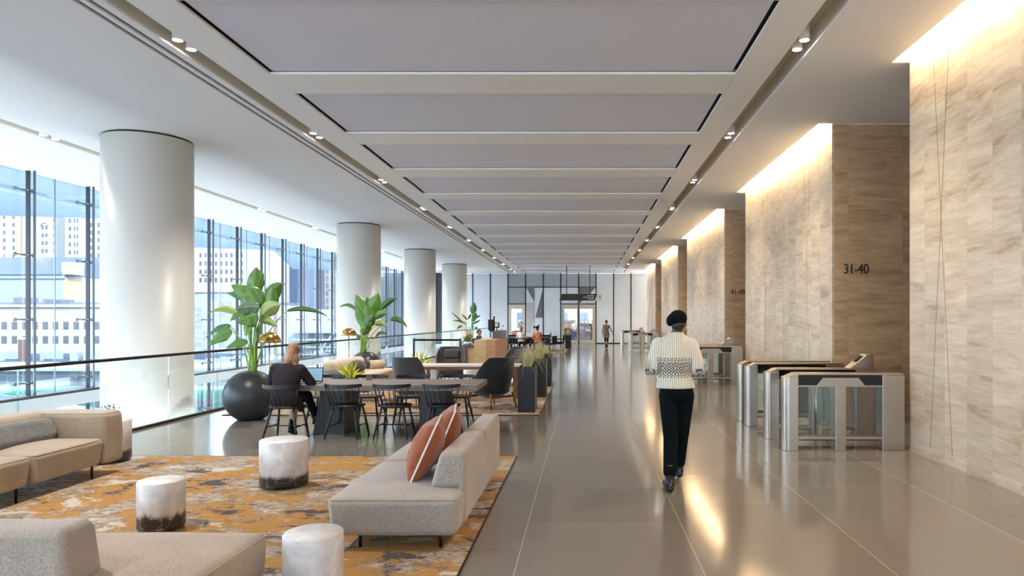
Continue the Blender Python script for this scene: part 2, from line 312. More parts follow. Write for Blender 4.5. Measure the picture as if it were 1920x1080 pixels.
# ------------------------------------------------------------------ mesh builder
class MB:
    def __init__(s): s.v = []; s.f = []; s.sm = []
    def add(s, vs, fs, smooth=False, mtx=None):
        o = len(s.v)
        for p in vs:
            p = Vector(p); s.v.append(mtx @ p if mtx is not None else p)
        for f in fs: s.f.append([o+i for i in f]); s.sm.append(smooth)
        return s
    def box(s, x0, x1, y0, y1, z0, z1, mtx=None):
        vs = [(x, y, z) for z in (z0, z1) for y in (y0, y1) for x in (x0, x1)]
        return s.add(vs, [(0, 2, 3, 1), (4, 5, 7, 6), (0, 1, 5, 4), (2, 6, 7, 3), (0, 4, 6, 2), (1, 3, 7, 5)], False, mtx)
    def rbox(s, x0, x1, y0, y1, z0, z1, r=0.03, n=3, m=6, fn=None, mtx=None, smooth=True):
        """rounded box; m = divisions of the flat part, fn deforms the points"""
        hx, hy, hz = (x1-x0)/2, (y1-y0)/2, (z1-z0)/2; c = Vector(((x0+x1)/2, (y0+y1)/2, (z0+z1)/2))
        r = min(r, hx*0.999, hy*0.999, hz*0.999)
        def axis(h):
            a = []
            for i in range(n): a.append(-h + r*(1-math.cos(math.pi/2*i/n)) if False else -h + r*i/n)
            for i in range(m+1): a.append(-(h-r)+2*(h-r)*i/m)
            for i in range(1, n+1): a.append(h-r + r*i/n)
            return a
        ax = [axis(hx), axis(hy), axis(hz)]; hs = (hx, hy, hz)
        def rnd(p):
            # a surface point of the cube -> of the rounded box
            q = [max(-(h-r), min(h-r, v)) for v, h in zip(p, hs)]
            d = Vector([a-b for a, b in zip(p, q)])
            # equal-angle spacing
            d = Vector([math.tan(e/r*math.pi/4)*r if abs(e) < r else e for e in d])
            if d.length > 1e-9: d = d.normalized()*r
            return Vector(q)+d
        for a, b, k, sg in ((0, 1, 2, 1), (0, 1, 2, -1), (1, 2, 0, 1), (1, 2, 0, -1), (2, 0, 1, 1), (2, 0, 1, -1)):
            A, B = ax[a], ax[b]; vs = []
            for i in A:
                for j in B:
                    p = [0, 0, 0]; p[a] = i; p[b] = j; p[k] = hs[k]*sg
                    q = rnd(p)
                    if fn: q = Vector(fn(q[0]/hx, q[1]/hy, q[2]/hz, q, (hx, hy, hz)))
                    vs.append(q+c)
            nb = len(B); fs = []
            for i in range(len(A)-1):
                for j in range(nb-1):
                    f = (i*nb+j, (i+1)*nb+j, (i+1)*nb+j+1, i*nb+j+1)
                    fs.append(f if sg > 0 else f[::-1])
            s.add(vs, fs, smooth, mtx)
        s.weld = True
        return s
    def cyl(s, p0, p1, r0, r1=None, n=16, caps=True, smooth=True):
        r1 = r0 if r1 is None else r1
        p0, p1 = Vector(p0), Vector(p1); d = (p1-p0).normalized()
        u = d.orthogonal().normalized(); w_ = d.cross(u)
        vs = []
        for p, r in ((p0, r0), (p1, r1)):
            for i in range(n):
                a = 2*math.pi*i/n; vs.append(p+(u*math.cos(a)+w_*math.sin(a))*r)
        s.add(vs, [(i, (i+1) % n, n+(i+1) % n, n+i) for i in range(n)], smooth)
        if caps:
            s.add(vs[:n], [tuple(range(n))[::-1]]); s.add(vs[n:], [tuple(range(n))])
        return s
    def tube(s, pts, rad, n=8, caps=True):
        pts = [Vector(p) for p in pts]; N = len(pts)
        rads = rad if isinstance(rad, (list, tuple)) else [rad]*N
        d = (pts[1]-pts[0]).normalized(); u = d.orthogonal().normalized(); vs = []
        for k, p in enumerate(pts):
            d = (pts[min(N-1, k+1)]-pts[max(0, k-1)]).normalized()
            u = (u-d*u.dot(d)); u = u.normalized() if u.length > 1e-6 else d.orthogonal().normalized(); w_ = d.cross(u)
            for i in range(n):
                a = 2*math.pi*i/n; vs.append(p+(u*math.cos(a)+w_*math.sin(a))*rads[k])
        fs = [(k*n+i, k*n+(i+1) % n, (k+1)*n+(i+1) % n, (k+1)*n+i) for k in range(N-1) for i in range(n)]
        if caps: fs += [tuple(range(n))[::-1], tuple(range((N-1)*n, N*n))]
        return s.add(vs, fs, True)
    def lathe(s, prof, c=(0, 0, 0), n=40, smooth=True, a0=0, a1=2*math.pi):
        """prof: list of (r, z) from bottom to top"""
        c = Vector(c); full = abs(a1-a0-2*math.pi) < 1e-6; m_ = n if full else n+1; vs = []
        for r, z in prof:
            for i in range(m_):
                a = a0+(a1-a0)*i/n; vs.append(c+Vector((r*math.cos(a), r*math.sin(a), z)))
        fs = []
        for k in range(len(prof)-1):
            for i in range(n):
                j = (i+1) % m_; fs.append((k*m_+i, k*m_+j, (k+1)*m_+j, (k+1)*m_+i))
        return s.add(vs, fs, smooth)
    def prism(s, poly, z0, z1, mtx=None):
        """poly: (x, y) counter-clockwise, extruded along z"""
        n = len(poly); vs = [(x, y, z0) for x, y in poly]+[(x, y, z1) for x, y in poly]
        return s.add(vs, [tuple(range(n))[::-1], tuple(range(n, 2*n))]+[(i, (i+1) % n, n+(i+1) % n, n+i) for i in range(n)], False, mtx)
    def prism_x(s, poly, x0, x1):   # poly in (y, z)
        n = len(poly); vs = [(x0, y, z) for y, z in poly]+[(x1, y, z) for y, z in poly]
        return s.add(vs, [tuple(range(n))[::-1], tuple(range(n, 2*n))]+[(i, (i+1) % n, n+(i+1) % n, n+i) for i in range(n)])
    def prism_y(s, poly, y0, y1):   # poly in (x, z)
        n = len(poly); vs = [(x, y0, z) for x, z in poly]+[(x, y1, z) for x, z in poly]
        return s.add(vs, [tuple(range(n)), tuple(range(n, 2*n))[::-1]]+[(i, n+i, n+(i+1) % n, (i+1) % n) for i in range(n)])
    def sphere(s, c, r, n=16, m=10, mtx=None):
        r = r if isinstance(r, (tuple, list)) else (r, r, r); vs = []; c = Vector(c)
        for k in range(m+1):
            t_ = math.pi*k/m
            for i in range(n):
                a = 2*math.pi*i/n
                p = Vector((r[0]*math.sin(t_)*math.cos(a), r[1]*math.sin(t_)*math.sin(a), -r[2]*math.cos(t_)))
                vs.append(c+(mtx @ p if mtx is not None else p))
        return s.add(vs, [(k*n+i, k*n+(i+1) % n, (k+1)*n+(i+1) % n, (k+1)*n+i) for k in range(m) for i in range(n)], True)
    def grid(s, rows, smooth=True, flip=False):
        n = len(rows[0]); vs = [p for r in rows for p in r]; fs = []
        for i in range(len(rows)-1):
            for j in range(n-1):
                f = (i*n+j, i*n+j+1, (i+1)*n+j+1, (i+1)*n+j); fs.append(f[::-1] if flip else f)
        return s.add(vs, fs, smooth)
    def mesh(s, name):
        me = bpy.data.meshes.new(name); me.from_pydata([tuple(v) for v in s.v], [], s.f)
        me.polygons.foreach_set('use_smooth', s.sm)
        bm = bmesh.new(); bm.from_mesh(me)
        bmesh.ops.remove_doubles(bm, verts=bm.verts, dist=1e-5)
        bmesh.ops.recalc_face_normals(bm, faces=bm.faces)
        bm.to_mesh(me); bm.free(); me.update()
        return me
    def build(s, name, mt, parent=None, loc=None, bevel=0, label=None):
        me = s.mesh(name); me.materials.append(M[mt] if isinstance(mt, str) else mt)
        o = bpy.data.objects.new(name, me); C.objects.link(o)
        if parent is not None: o.parent = parent
        if loc is not None: o.location = loc
        if bevel:
            b = o.modifiers.new('bevel', 'BEVEL'); b.width = bevel; b.segments = 2; b.limit_method = 'ANGLE'; b.angle_limit = 0.7
        if label: o['label'] = label
        return o
def tag(o, label, cat, group=None, kind=None):
    o['label'] = label; o['category'] = cat
    if group: o['group'] = group
    if kind: o['kind'] = kind
    return o
def thing(name, label, cat, loc=(0, 0, 0), rz=0, group=None):
    o = bpy.data.objects.new(name, None); C.objects.link(o); o.location = loc; o.rotation_euler = (0, 0, rz)
    o.empty_display_size = 0.1
    return tag(o, label, cat, group)
def struct(o): o['kind'] = 'structure'; return o
def sroot(name, loc=(0, 0, 0)):
    o = bpy.data.objects.new(name, None); C.objects.link(o); o.location = loc; return struct(o)
KIDS = {}
def kids(o): return [c for c in bpy.data.objects if c.parent == o]
def dup(root, loc=None, rz=None, label=None, group=None, scale=None):
    def cp(o, parent):
        c = o.copy(); C.objects.link(c)
        if parent is not None: c.parent = parent
        for ch in kids(o): cp(ch, c)
        return c
    r = cp(root, None)
    if loc is not None: r.location = loc
    if rz is not None: r.rotation_euler = (0, 0, rz)
    if scale is not None: r.scale = (scale,)*3
    if label: r['label'] = label
    if group: r['group'] = group
    return r
ORD = ['first', 'second', 'third', 'fourth', 'fifth', 'sixth', 'seventh', 'eighth', 'ninth', 'tenth', 'eleventh', 'twelfth', 'thirteenth', 'fourteenth', 'fifteenth', 'sixteenth', 'seventeenth', 'eighteenth', 'nineteenth', 'twentieth']

# ------------------------------------------------------------------ one continuous skin from tapered limbs (voxel remesh)
def blob(parts, voxel, smooth=4, sub=None):
    mb = MB()
    for p in parts:
        if p[0] == 'c':      # tapered capsule
            _, a, b, ra, rb = p; a, b = Vector(a), Vector(b)
            mb.cyl(a, b, ra, rb, n=18); mb.sphere(a, ra, 18, 12); mb.sphere(b, rb, 18, 12)
        elif p[0] == 'e':    # ellipsoid
            _, c, r = p[:3]; mt = p[3] if len(p) > 3 else None
            mb.sphere(c, r, 24, 16, mt)
        elif p[0] == 'f':    # flattened capsule chain: list of (centre, rx, ry) rings, horizontal ellipses
            rings = p[1]; n = 28; vs = []
            for c, rx, ry in rings:
                for i in range(n):
                    a = 2*math.pi*i/n; vs.append(Vector(c)+Vector((rx*math.cos(a), ry*math.sin(a), 0)))
            K = len(rings)
            fs = [(k*n+i, k*n+(i+1) % n, (k+1)*n+(i+1) % n, (k+1)*n+i) for k in range(K-1) for i in range(n)]
            fs += [tuple(range(n))[::-1], tuple(range((K-1)*n, K*n))]
            mb.add(vs, fs, True)
    me = bpy.data.meshes.new('tmp'); me.from_pydata([tuple(v) for v in mb.v], [], mb.f)
    o = bpy.data.objects.new('tmp', me); C.objects.link(o)
    r = o.modifiers.new('r', 'REMESH'); r.mode = 'VOXEL'; r.voxel_size = voxel; r.use_smooth_shade = True
    if smooth:
        s_ = o.modifiers.new('s', 'SMOOTH'); s_.iterations = smooth; s_.factor = 0.5
    dg = bpy.context.evaluated_depsgraph_get(); dg.update()
    out = bpy.data.meshes.new_from_object(o.evaluated_get(dg))
    bpy.data.objects.remove(o); bpy.data.meshes.remove(me)
    out.polygons.foreach_set('use_smooth', [True]*len(out.polygons))
    return out
def blob_obj(name, parts, voxel, mt, parent, smooth=4, fn=None, label=None):
    me = blob(parts, voxel, smooth); me.name = name
    if fn:
        for v in me.vertices: v.co = fn(v.co)
    me.materials.clear(); me.materials.append(M[mt])
    o = bpy.data.objects.new(name, me); C.objects.link(o); o.parent = parent
    if label: o['label'] = label
    return o
def text_mesh(name, txt, size, mt, parent=None, xscale=1.0, depth=0.003, align='LEFT'):
    cu = bpy.data.curves.new(name, 'FONT'); cu.body = txt; cu.size = size; cu.extrude = depth; cu.align_x = align
    o = bpy.data.objects.new('tmp', cu); C.objects.link(o)
    dg = bpy.context.evaluated_depsgraph_get(); dg.update()
    me = bpy.data.meshes.new_from_object(o.evaluated_get(dg)); bpy.data.objects.remove(o)
    for v in me.vertices: v.co.x *= xscale
    me.materials.clear(); me.materials.append(M[mt]); me.name = name
    t = bpy.data.objects.new(name, me); C.objects.link(t)
    if parent is not None: t.parent = parent
    return t
def bez(a, b, c, n):
    a, b, c = Vector(a), Vector(b), Vector(c)
    return [a*(1-t)**2+b*2*t*(1-t)+c*t*t for t in [i/n for i in range(n+1)]]
def area_light(name, loc, dirv, sx, sy, power, col, parent=None, spread=math.pi, up='Y'):
    d = bpy.data.lights.new(name, 'AREA'); d.shape = 'RECTANGLE'; d.size = sx; d.size_y = sy; d.energy = power*LAMP; d.color = col; d.spread = spread
    o = bpy.data.objects.new(name, d); C.objects.link(o); o.location = loc
    zz = (-Vector(dirv)).normalized(); xx = Vector((0, 1, 0)).cross(zz).normalized(); yy_ = zz.cross(xx)
    o.rotation_euler = Matrix((xx, yy_, zz)).transposed().to_euler()   # long side along world y
    if parent is not None: o.parent = parent
    return o
# ================================================================== THE ROOM SHELL
YB = 47.8            # back wall
YN = -9.0            # wall behind the camera
XF = -12.3           # glass facade
XR = -6.85           # floor edge at the railing
XW = 4.125           # stone wall faces
PERIOD = [(1.2, 8.66), (11.38, 17.5), (20.15, 27.5), (30.2, 36.7), (39.7, 45.1)]     # stone piers along the right
XL = 10.0            # depth of the lift lobbies
b = MB().box(XR, XL+0.2, YN, YB, -0.30, 0.0); struct(b.build('floor', 'floor'))
# lower hall floor beyond the railing
b = MB().box(XF, XR+0.2, YN, YB, -6.6, -6.4); o = struct(b.build('floor', 'asphalt'))
b = MB().box(XR-0.012, XR-0.002, YN, YB, -0.32, -0.005); struct(b.build('trim_1', 'black_metal'))
# --- ceiling: flush white field with slots, a run of recessed grey panels down the middle
CX0, CX1 = -4.19, 2.01
ZT = ZC+0.55
S1 = (-4.93, -4.69); S2 = (2.47, 2.73); S3 = (-9.71, -9.48); SV = [(-5.24, -5.175), (-5.105, -5.04)]
COVE = 3.90
cei = MB()
def strip(x0, x1, y0=YN, y1=YB): cei.box(x0, x1, y0, y1, ZC, ZC+0.03)
strip(XF-0.02, S3[0]); strip(S3[1], SV[0][0]); strip(SV[0][1], SV[1][0]); strip(SV[1][1], S1[0]); strip(S1[1], CX0); strip(CX1, S2[0]); strip(S2[1], COVE)
bays = []; y = 9.08-2.875*6
beams = []
while y < YB:
    beams.append((y, min(YB, y+0.78))); y += 2.875
prev = YN
for (a, c) in beams:
    if a > prev and c > YN: pass
    cei.box(CX0+0.004, CX1-0.004, max(YN, a), c, ZC, ZC+0.03)
# soffit between and over the stone piers (the cove slot runs only along each long face)
prev = YN
for (a, c) in PERIOD:
    cei.box(COVE, XL+0.2, prev, a-0.002, ZC, ZC+0.03); prev = c+0.005
cei.box(COVE, XL+0.2, prev, YB, ZC, ZC+0.03)
struct(cei.build('ceiling', 'ceiling_white'))
# upper slab closing everything above
struct(MB().box(XF-0.3, XL+0.2, YN-0.2, YB+0.2, ZT, ZT+0.2).build('ceiling', 'ceiling_white'))
# slot reveals
rv = MB()
for (x0, x1), dep in ((S1, 0.24), (S2, 0.24), (S3, 0.10)):
    rv.box(x0-0.02, x0, YN, YB, ZC+0.031, ZC+dep); rv.box(x1, x1+0.02, YN, YB, ZC+0.031, ZC+dep); rv.box(x0-0.02, x1+0.02, YN, YB, ZC+dep, ZC+dep+0.02)
struct(rv.build('ceiling', 'slot_white'))
rv = MB()
for x0, x1 in SV: rv.box(x0-0.01, x1+0.01, YN, YB, ZC+0.03, ZC+0.04)
struct(rv.build('trim_2', 'black_gap'))
# recessed panels with a dark shadow gap at both ends
pn = MB(); gp = MB()
edges = [(beams[i][1], beams[i+1][0]) for i in range(len(beams)-1) if beams[i][1] > YN]
edges = [(max(YN, YN), beams[0][0])]*0+edges
for a, c in edges:
    pn.box(CX0+0.05, CX1-0.05, a+0.002, c-0.012, ZC+0.035, ZC+0.065)
    gp.box(CX0-0.03, CX0+0.05, a, c, ZC+0.066, ZC+0.074); gp.box(CX1-0.05, CX1+0.03, a, c, ZC+0.066, ZC+0.074)
struct(pn.build('ceiling', 'panel_grey')); struct(gp.build('trim_3', 'black_gap'))
# --- stone piers with the lit cove above each long face
WALLS = []
gap_pts = {}
for k, (a, c) in enumerate(PERIOD):
    face = MB().box(XW, XW+0.04, a, c, 0, ZT-0.04)
    wobj = struct(face.build('wall_right', 'travertine'))
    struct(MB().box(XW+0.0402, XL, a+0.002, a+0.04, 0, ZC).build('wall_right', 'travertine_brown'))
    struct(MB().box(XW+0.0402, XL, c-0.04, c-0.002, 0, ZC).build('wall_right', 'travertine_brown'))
    # cove box: outer lip and end stops
    cv = MB(); cv.box(COVE-0.03, COVE-0.012, a, c+0.02, ZC+0.0305, ZT-0.001); cv.box(COVE-0.012, XW-0.001, c+0.003, c+0.02, ZC+0.0305, ZT-0.001); cv.box(COVE-0.012, XW-0.001, a-0.02, a-0.003, ZC+0.0305, ZT-0.001)
    struct(cv.build('trim_4', 'slot_white'))
    # brass inlay lines let into the stone
    def inlay(y0, z0, y1, z1, wd=0.009):
        d = Vector((0, y1-y0, z1-z0)).normalized(); nn = Vector((0, d.z, -d.y))*wd/2
        P = [Vector((0, y0, z0))-nn, Vector((0, y0, z0))+nn, Vector((0, y1, z1))+nn, Vector((0, y1, z1))-nn]
        ins.add([(XW-0.0015, p.y, p.z) for p in P]+[(XW+0.002, p.y, p.z) for p in P], [(0, 1, 2, 3), (7, 6, 5, 4), (0, 4, 5, 1), (1, 5, 6, 2), (2, 6, 7, 3), (3, 7, 4, 0)])
    ins = MB()
    if k == 0:
        X_ = [(7.90, 2.74, 0.245), (4.6, 2.2, 0.2)]; L_ = [6.15, 3.1]
    else:
        X_ = [(a+1.30, 2.4, 0.2), (a+4.2, 1.9, 0.13)]; L_ = [a+2.77, a+5.6]
    for yc, zc, hw in X_:
        inlay(yc-hw, 0.12, yc+hw*(5.2-zc)/zc, 5.3); inlay(yc+hw, 0.12, yc-hw*(5.2-zc)/zc, 5.3)
    for yc in L_: inlay(yc, 0.12, yc, 5.3, 0.006)
    struct(ins.build('trim_5', 'inlay_brass'))
    struct(MB().box(XW-0.006, XW+0.001, a, c, 0.0, 0.10).build('baseboard_right', 'travertine'))
    # lobby back wall in the gap after this pier
    if k < len(PERIOD)-1:
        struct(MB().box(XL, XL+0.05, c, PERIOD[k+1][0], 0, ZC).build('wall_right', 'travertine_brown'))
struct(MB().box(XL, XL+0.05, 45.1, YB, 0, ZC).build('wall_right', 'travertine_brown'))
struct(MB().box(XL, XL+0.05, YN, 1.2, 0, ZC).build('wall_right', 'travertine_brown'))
# unseen window added to light the hall from behind; its canopy blocks the sun
wb_ = sroot('added_rear_window', (0, YN, 0))
for k in range(9):
    xa = XF+k*(XL-XF)/9; MB().box(xa+0.03, xa+(XL-XF)/9-0.03, -0.02, 0.0, -6.4, ZC-0.01).build('pane', 'glass_rear', wb_); MB().box(xa-0.03, xa+0.03, -0.08, 0.02, -6.4, ZC-0.01).build('fin', 'mullion_dark', wb_)
struct(MB().box(-18.4, XL+6, YN-9, YN-0.31, ZC+0.05, ZC+0.25).build('ceiling', 'canopy_blue'))  # unseen canopy, added to keep the sun out of the rear window
# cove lamps: warm strips lying on the ledge inside the cove
for k, (a, c) in enumerate(PERIOD):
    ln = c-a
    root = thing('cove_light', 'warm light strip hidden in the ceiling cove above the %s stone pier from the camera' % ORD[k], 'cove light', (COVE+0.05, (a+c)/2, ZC+0.20), 0, 'cove lights above the stone piers')
    MB().box(-0.045, 0.0, -ln/2+0.1, ln/2-0.1, -0.03, 0.03).build('housing', 'slot_white', root)
    area_light('cove_lamp', (0.012, 0, 0), (1, 0, -0.35), 0.05, ln-0.3, 14*ln, WARM, root, up='Y')
# --- far wall: satin white glass panels between dark mullions
fb = sroot('wall_far', (0, YB, 0))
def bx(x): return (x-VX)*YB/F
colx = [660, 700, 820, 853, 886.5, 919.5, 952.5, 985.5, 1018.5, 1051.5, 1085, 1117.5, 1150.5, 1183, 1213.5]
pan = MB(); ZD = wz(570, YB); ZH = wz(538.5, YB)
def fpanel(mb, x0, x1, z0, z1): mb.box(bx(x0)+0.03, bx(x1)-0.03, 0.0, 0.05, z0+0.02, z1-0.02)
for i in range(2, len(colx)-1):
    x0, x1 = colx[i], colx[i+1]
    if 952 <= x0 < 1117: continue
    fpanel(pan, x0, x1, 0.02, ZC)
fpanel(pan, 985.5, 1002, 0.02, wz(567.7, YB)); fpanel(pan, 1002.3, 1018.5, 0.02, wz(596, YB)); fpanel(pan, 1018.5, 1051.5, 0.02, ZH)
fpanel(pan, 1051.5, 1085, ZD, ZH); fpanel(pan, 1085, 1117.5, ZD, ZH)
pan.build('panel', 'glass_white', fb)
# upper smoky panes over the door bays
up_ = MB()
for x0, x1 in ((952.5, 985.5), (985.5, 1018.5), (1018.5, 1051.5), (1051.5, 1085), (1085, 1117.5)): fpanel(up_, x0, x1, ZH, ZC)
fpanel(up_, 952.5, 985.5, ZD, ZH)
up_.build('upper_panel', 'grey_glass_panel', fb)
# painted triangles of the wall art
art = MB(); zt = ZH-0.03
def tri(mb, pts, y0=-0.012): mb.prism_y([(bx(px), wz(py, YB)) for px, py in pts], y0, 0.0)
tri(art, [(987, 540), (1001.5, 540), (1002, 566)]); tri(art, [(1017.8, 542), (1017.8, 595.5), (1003.5, 595.5)])
tri(art, [(1086, 539.5), (1116, 539.5), (1104, 554), (1086, 569)])
art.build('dark_triangle', 'grey_paint_mid', fb)
MB().box(bx(985.5), bx(1051.5), 0.052, 0.08, 0.0, ZC).build('backing', 'glass_white', fb)
art = MB(); fpanel(art, 1002.3, 1018.5, wz(596, YB), ZH); fpanel(art, 985.5, 1002.2, wz(567.7, YB), ZH); art.build('light_panel', 'glass_white', fb)
art = MB(); tri(art, [(1001.5, 567), (1001.5, 600), (989, 640), (987, 567.8)]); art.build('pale_triangle', 'grey_paint_light', fb)
mm = MB()
for x in colx[2:-1]: mm.box(bx(x)-0.035, bx(x)+0.035, -0.03, 0.05, 0, ZC)
mm.box(bx(952.5), bx(1117.5), -0.03, 0.05, ZH-0.03, ZH+0.03); mm.box(bx(952.5), bx(985.5), -0.03, 0.05, ZD-0.03, ZD+0.03); mm.box(bx(1051.5), bx(1117.5), -0.03, 0.05, ZD-0.03, ZD+0.03)
mm.box(bx(1117.5), bx(1213.5), -0.02, 0.05, 0, 0.06); mm.box(bx(820), bx(952), -0.02, 0.05, 0, 0.06); mm.box(bx(985.5), bx(1051.5), -0.02, 0.05, 0, 0.06)
mm.build('mullion', 'black_metal', fb)
for zz, wd in ((585.0, 16), (588.2, 11)):
    l_ = MB()
    n_ = int(wd*0.9)
    for i in range(n_): l_.box(bx(1027+15.5-wd)+i*bx(VX+1.05), bx(1027+15.5-wd)+i*bx(VX+1.05)+0.024, -0.004, 0.0, wz(zz, YB), wz(zz, YB)+0.045)
    l_.build('small_lettering', 'grey_paint_light', fb)
struct(MB().box(bx(700)-1.0, bx(820), YB-0.6, YB-0.5, -6.4, ZC).build('wall_far', 'grey_paint_mid'))
struct(MB().box(XF, bx(700), YB-0.1, YB, -6.4, -0.3).build('wall_far', 'white_paint'))
# dark pillar at the end of the glass front
struct(MB().box(bx(817)+0.0, bx(829), YB-0.45, YB-0.05, 0, ZC).build('trim_6', 'mullion_dark'))
# --- doors in the far wall
def door(name, x0, x1, leaves):
    d = sroot(name, (bx(x0), YB, 0)); W = bx(x1)-bx(x0)
    fr = MB(); fr.box(0.03, 0.15, -0.02, 0.06, 0, ZD-0.03); fr.box(W-0.15, W-0.03, -0.02, 0.06, 0, ZD-0.03); fr.box(0.15, W-0.15, -0.02, 0.06, ZD-0.2, ZD-0.03)
    fr.build('door_frame', 'frame_beige', d)
    lw_ = (W-0.3)/leaves
    for i in range(leaves):
        xa = 0.15+i*lw_; lf = MB()
        lf.box(xa+0.001, xa+0.10, 0, 0.04, 0.01, ZD-0.201); lf.box(xa+lw_-0.10, xa+lw_-0.001, 0, 0.04, 0.01, ZD-0.201)
        lf.box(xa+0.10, xa+lw_-0.10, 0, 0.04, 0.01, 0.26); lf.box(xa+0.10, xa+lw_-0.10, 0, 0.04, ZD-0.34, ZD-0.201)
        L = lf.build('door', 'frame_beige', d)
        MB().box(xa+0.10, xa+lw_-0.10, 0.015, 0.025, 0.26, ZD-0.34).build('pane', 'glass_clear', L)
        hx_ = xa+lw_-0.14 if i == 0 and leaves == 2 else xa+0.14
        h_ = MB(); h_.cyl((hx_, -0.05, 0.8), (hx_, -0.05, 1.3), 0.014, n=8); h_.cyl((hx_, -0.05, 0.85), (hx_, 0.01, 0.85), 0.01, n=6); h_.cyl((hx_, -0.05, 1.25), (hx_, 0.01, 1.25), 0.01, n=6)
        h_.build('handle', 'steel', L)
door('door_1', 1051.5, 1117.5, 2); door('door_2', 952.5, 985.5, 1)
# cafe room behind the far wall
struct(MB().box(-8, 4, YB+0.06, YB+9, -0.2, 0.0).build('floor', 'floor'))
struct(MB().box(-8, 4, YB+0.06, YB+9, ZC, ZC+0.1).build('ceiling', 'ceiling_white'))
# --- glass facade with cable-stayed posts
win = sroot('window_1', (XF, 0, 0))
ZB0 = -6.4
j = 0; ys = []; yy = 14.95-1.8*13
while yy < 46.5: ys.append(yy); yy += 1.8
for i, y0 in enumerate(ys):
    if y0 < YN+0.5: continue
    for h_ in (0, 1):
        ya = y0+0.9*h_+0.01; yb_ = y0+0.9*(h_+1)-0.01
        if y0 > 5: MB().box(-0.008, 0.008, ya, min(yb_, YB-0.1), ZB0, ZC-0.005).build('pane', 'glass_facade', win)
if True:
    MB().box(-0.008, 0.008, YN+0.1, 5.9, ZB0, ZC-0.005).build('pane', 'glass_facade', win)
for i, y0 in enumerate(ys):
    if y0 < YN+0.5: continue
    MB().box(0.07, 0.16, y0-0.012, y0+0.012, ZB0, ZC).build('fin', 'mullion_dark', win)
    if y0 > 7:
        MB().cyl((0.24, y0+0.02, ZB0), (0.24, y0+0.02, ZC), 0.025, n=10).build('rod', 'mullion_steel', win)
        for zc in (4.50, 3.08, 1.66, 0.26, -1.2):
            k_ = MB(); k_.cyl((0.02, y0-0.24, zc), (0.02, y0+0.24, zc), 0.015, n=8); k_.sphere((0.03, y0-0.24, zc), 0.038, 8, 6); k_.sphere((0.03, y0+0.24, zc), 0.038, 8, 6); k_.cyl((0.0, y0, zc), (0.26, y0+0.02, zc), 0.02, n=8); k_.sphere((0.12, y0, zc), 0.04, 8, 6)
            k_.build('clamp', 'mullion_steel', win)
    if y0 > 7: MB().box(-0.01, 0.01, y0+0.892, y0+0.908, ZB0, ZC).build('glass_joint', 'mullion_steel', win)
MB().box(0.02, 0.55, YN, YB, -0.02, 0.03).build('sill_edge', 'black_metal', win)
MB().box(-0.25, 0.6, YN, YB, -0.30, -0.02).build('floor_beam', 'beam_grey', win)
# canopy outside, over the pavement
struct(MB().prism([(XF-0.3, YN), (XF-0.3, 47.5), (-12.9, 46.2), (-19.0, 44.5), (-14.8, 32.4), (-18.5, 31.0), (-14.5, 22.6), (-18.6, 21.7), (-18.6, YN)], ZC+0.05, ZC+0.25).build('ceiling', 'canopy_blue'))
cb_ = MB()
for i in range(8):
    y0 = 9+i*4.5; cb_.box(-14.2, XF-0.3, y0, y0+0.12, ZC-0.08, ZC+0.049)
cb_.cyl((-14.2, YN, ZC-0.06), (-14.2, 45, ZC-0.06), 0.06, n=10)
struct(cb_.build('trim_7', 'canopy_blue'))
# ================================================================== COLUMNS, RAILING, LAMPS
COLS = [(-7.92, 12.4), (-7.76, 23.5), (-7.70, 31.95), (-7.65, 40.2)]
for i, (x, y) in enumerate(COLS):
    r = thing('round_column', ['huge round white column nearest the camera, behind the glass railing', 'second round white column from the camera, behind the gold dome lamp',
              'third round white column from the camera, beyond the second potted palm', 'farthest round white column, beside the dark far pillar'][i], 'column', (x, y, -6.4), 0, 'round white columns')
    MB().lathe([(0.0, 0), (0.723, 0), (0.723, 6.4+ZC-0.035), (0.0, 6.4+ZC-0.035)], n=96).build('shaft', 'column_white', r)
    MB().lathe([(0.0, 6.4+ZC-0.035), (0.69, 6.4+ZC-0.035), (0.69, 6.4+ZC-0.001), (0, 6.4+ZC-0.001)], n=64).build('reveal_ring', 'black_gap', r)
# glass railing
XG = -6.74
rail = thing('glass_railing', 'long clear glass railing with a dark slim handrail along the floor edge', 'railing', (XG, 0, 0))
yy = 8.12-1.47*12; n_ = 0
while yy < YB-1.5:
    if yy > YN:
        MB().box(-0.007, 0.007, yy+0.006, min(yy+1.47, YB-0.3)-0.006, -0.2, 1.065).build('glass_panel', 'glass_clear', rail)
        if yy > 4: MB().box(-0.009, 0.009, yy-0.005, yy+0.005, 0.0, 1.065).build('joint', 'glass_green', rail)
    yy += 1.47
MB().rbox(-0.028, 0.028, YN+0.2, YB-0.3, 1.06, 1.105, 0.015, 2, 1).build('handrail', 'dark_bronze', rail)
MB().box(-0.022, 0.05, YN+0.2, YB-0.3, 0.0, 0.035).build('base_channel', 'dark_bronze', rail)
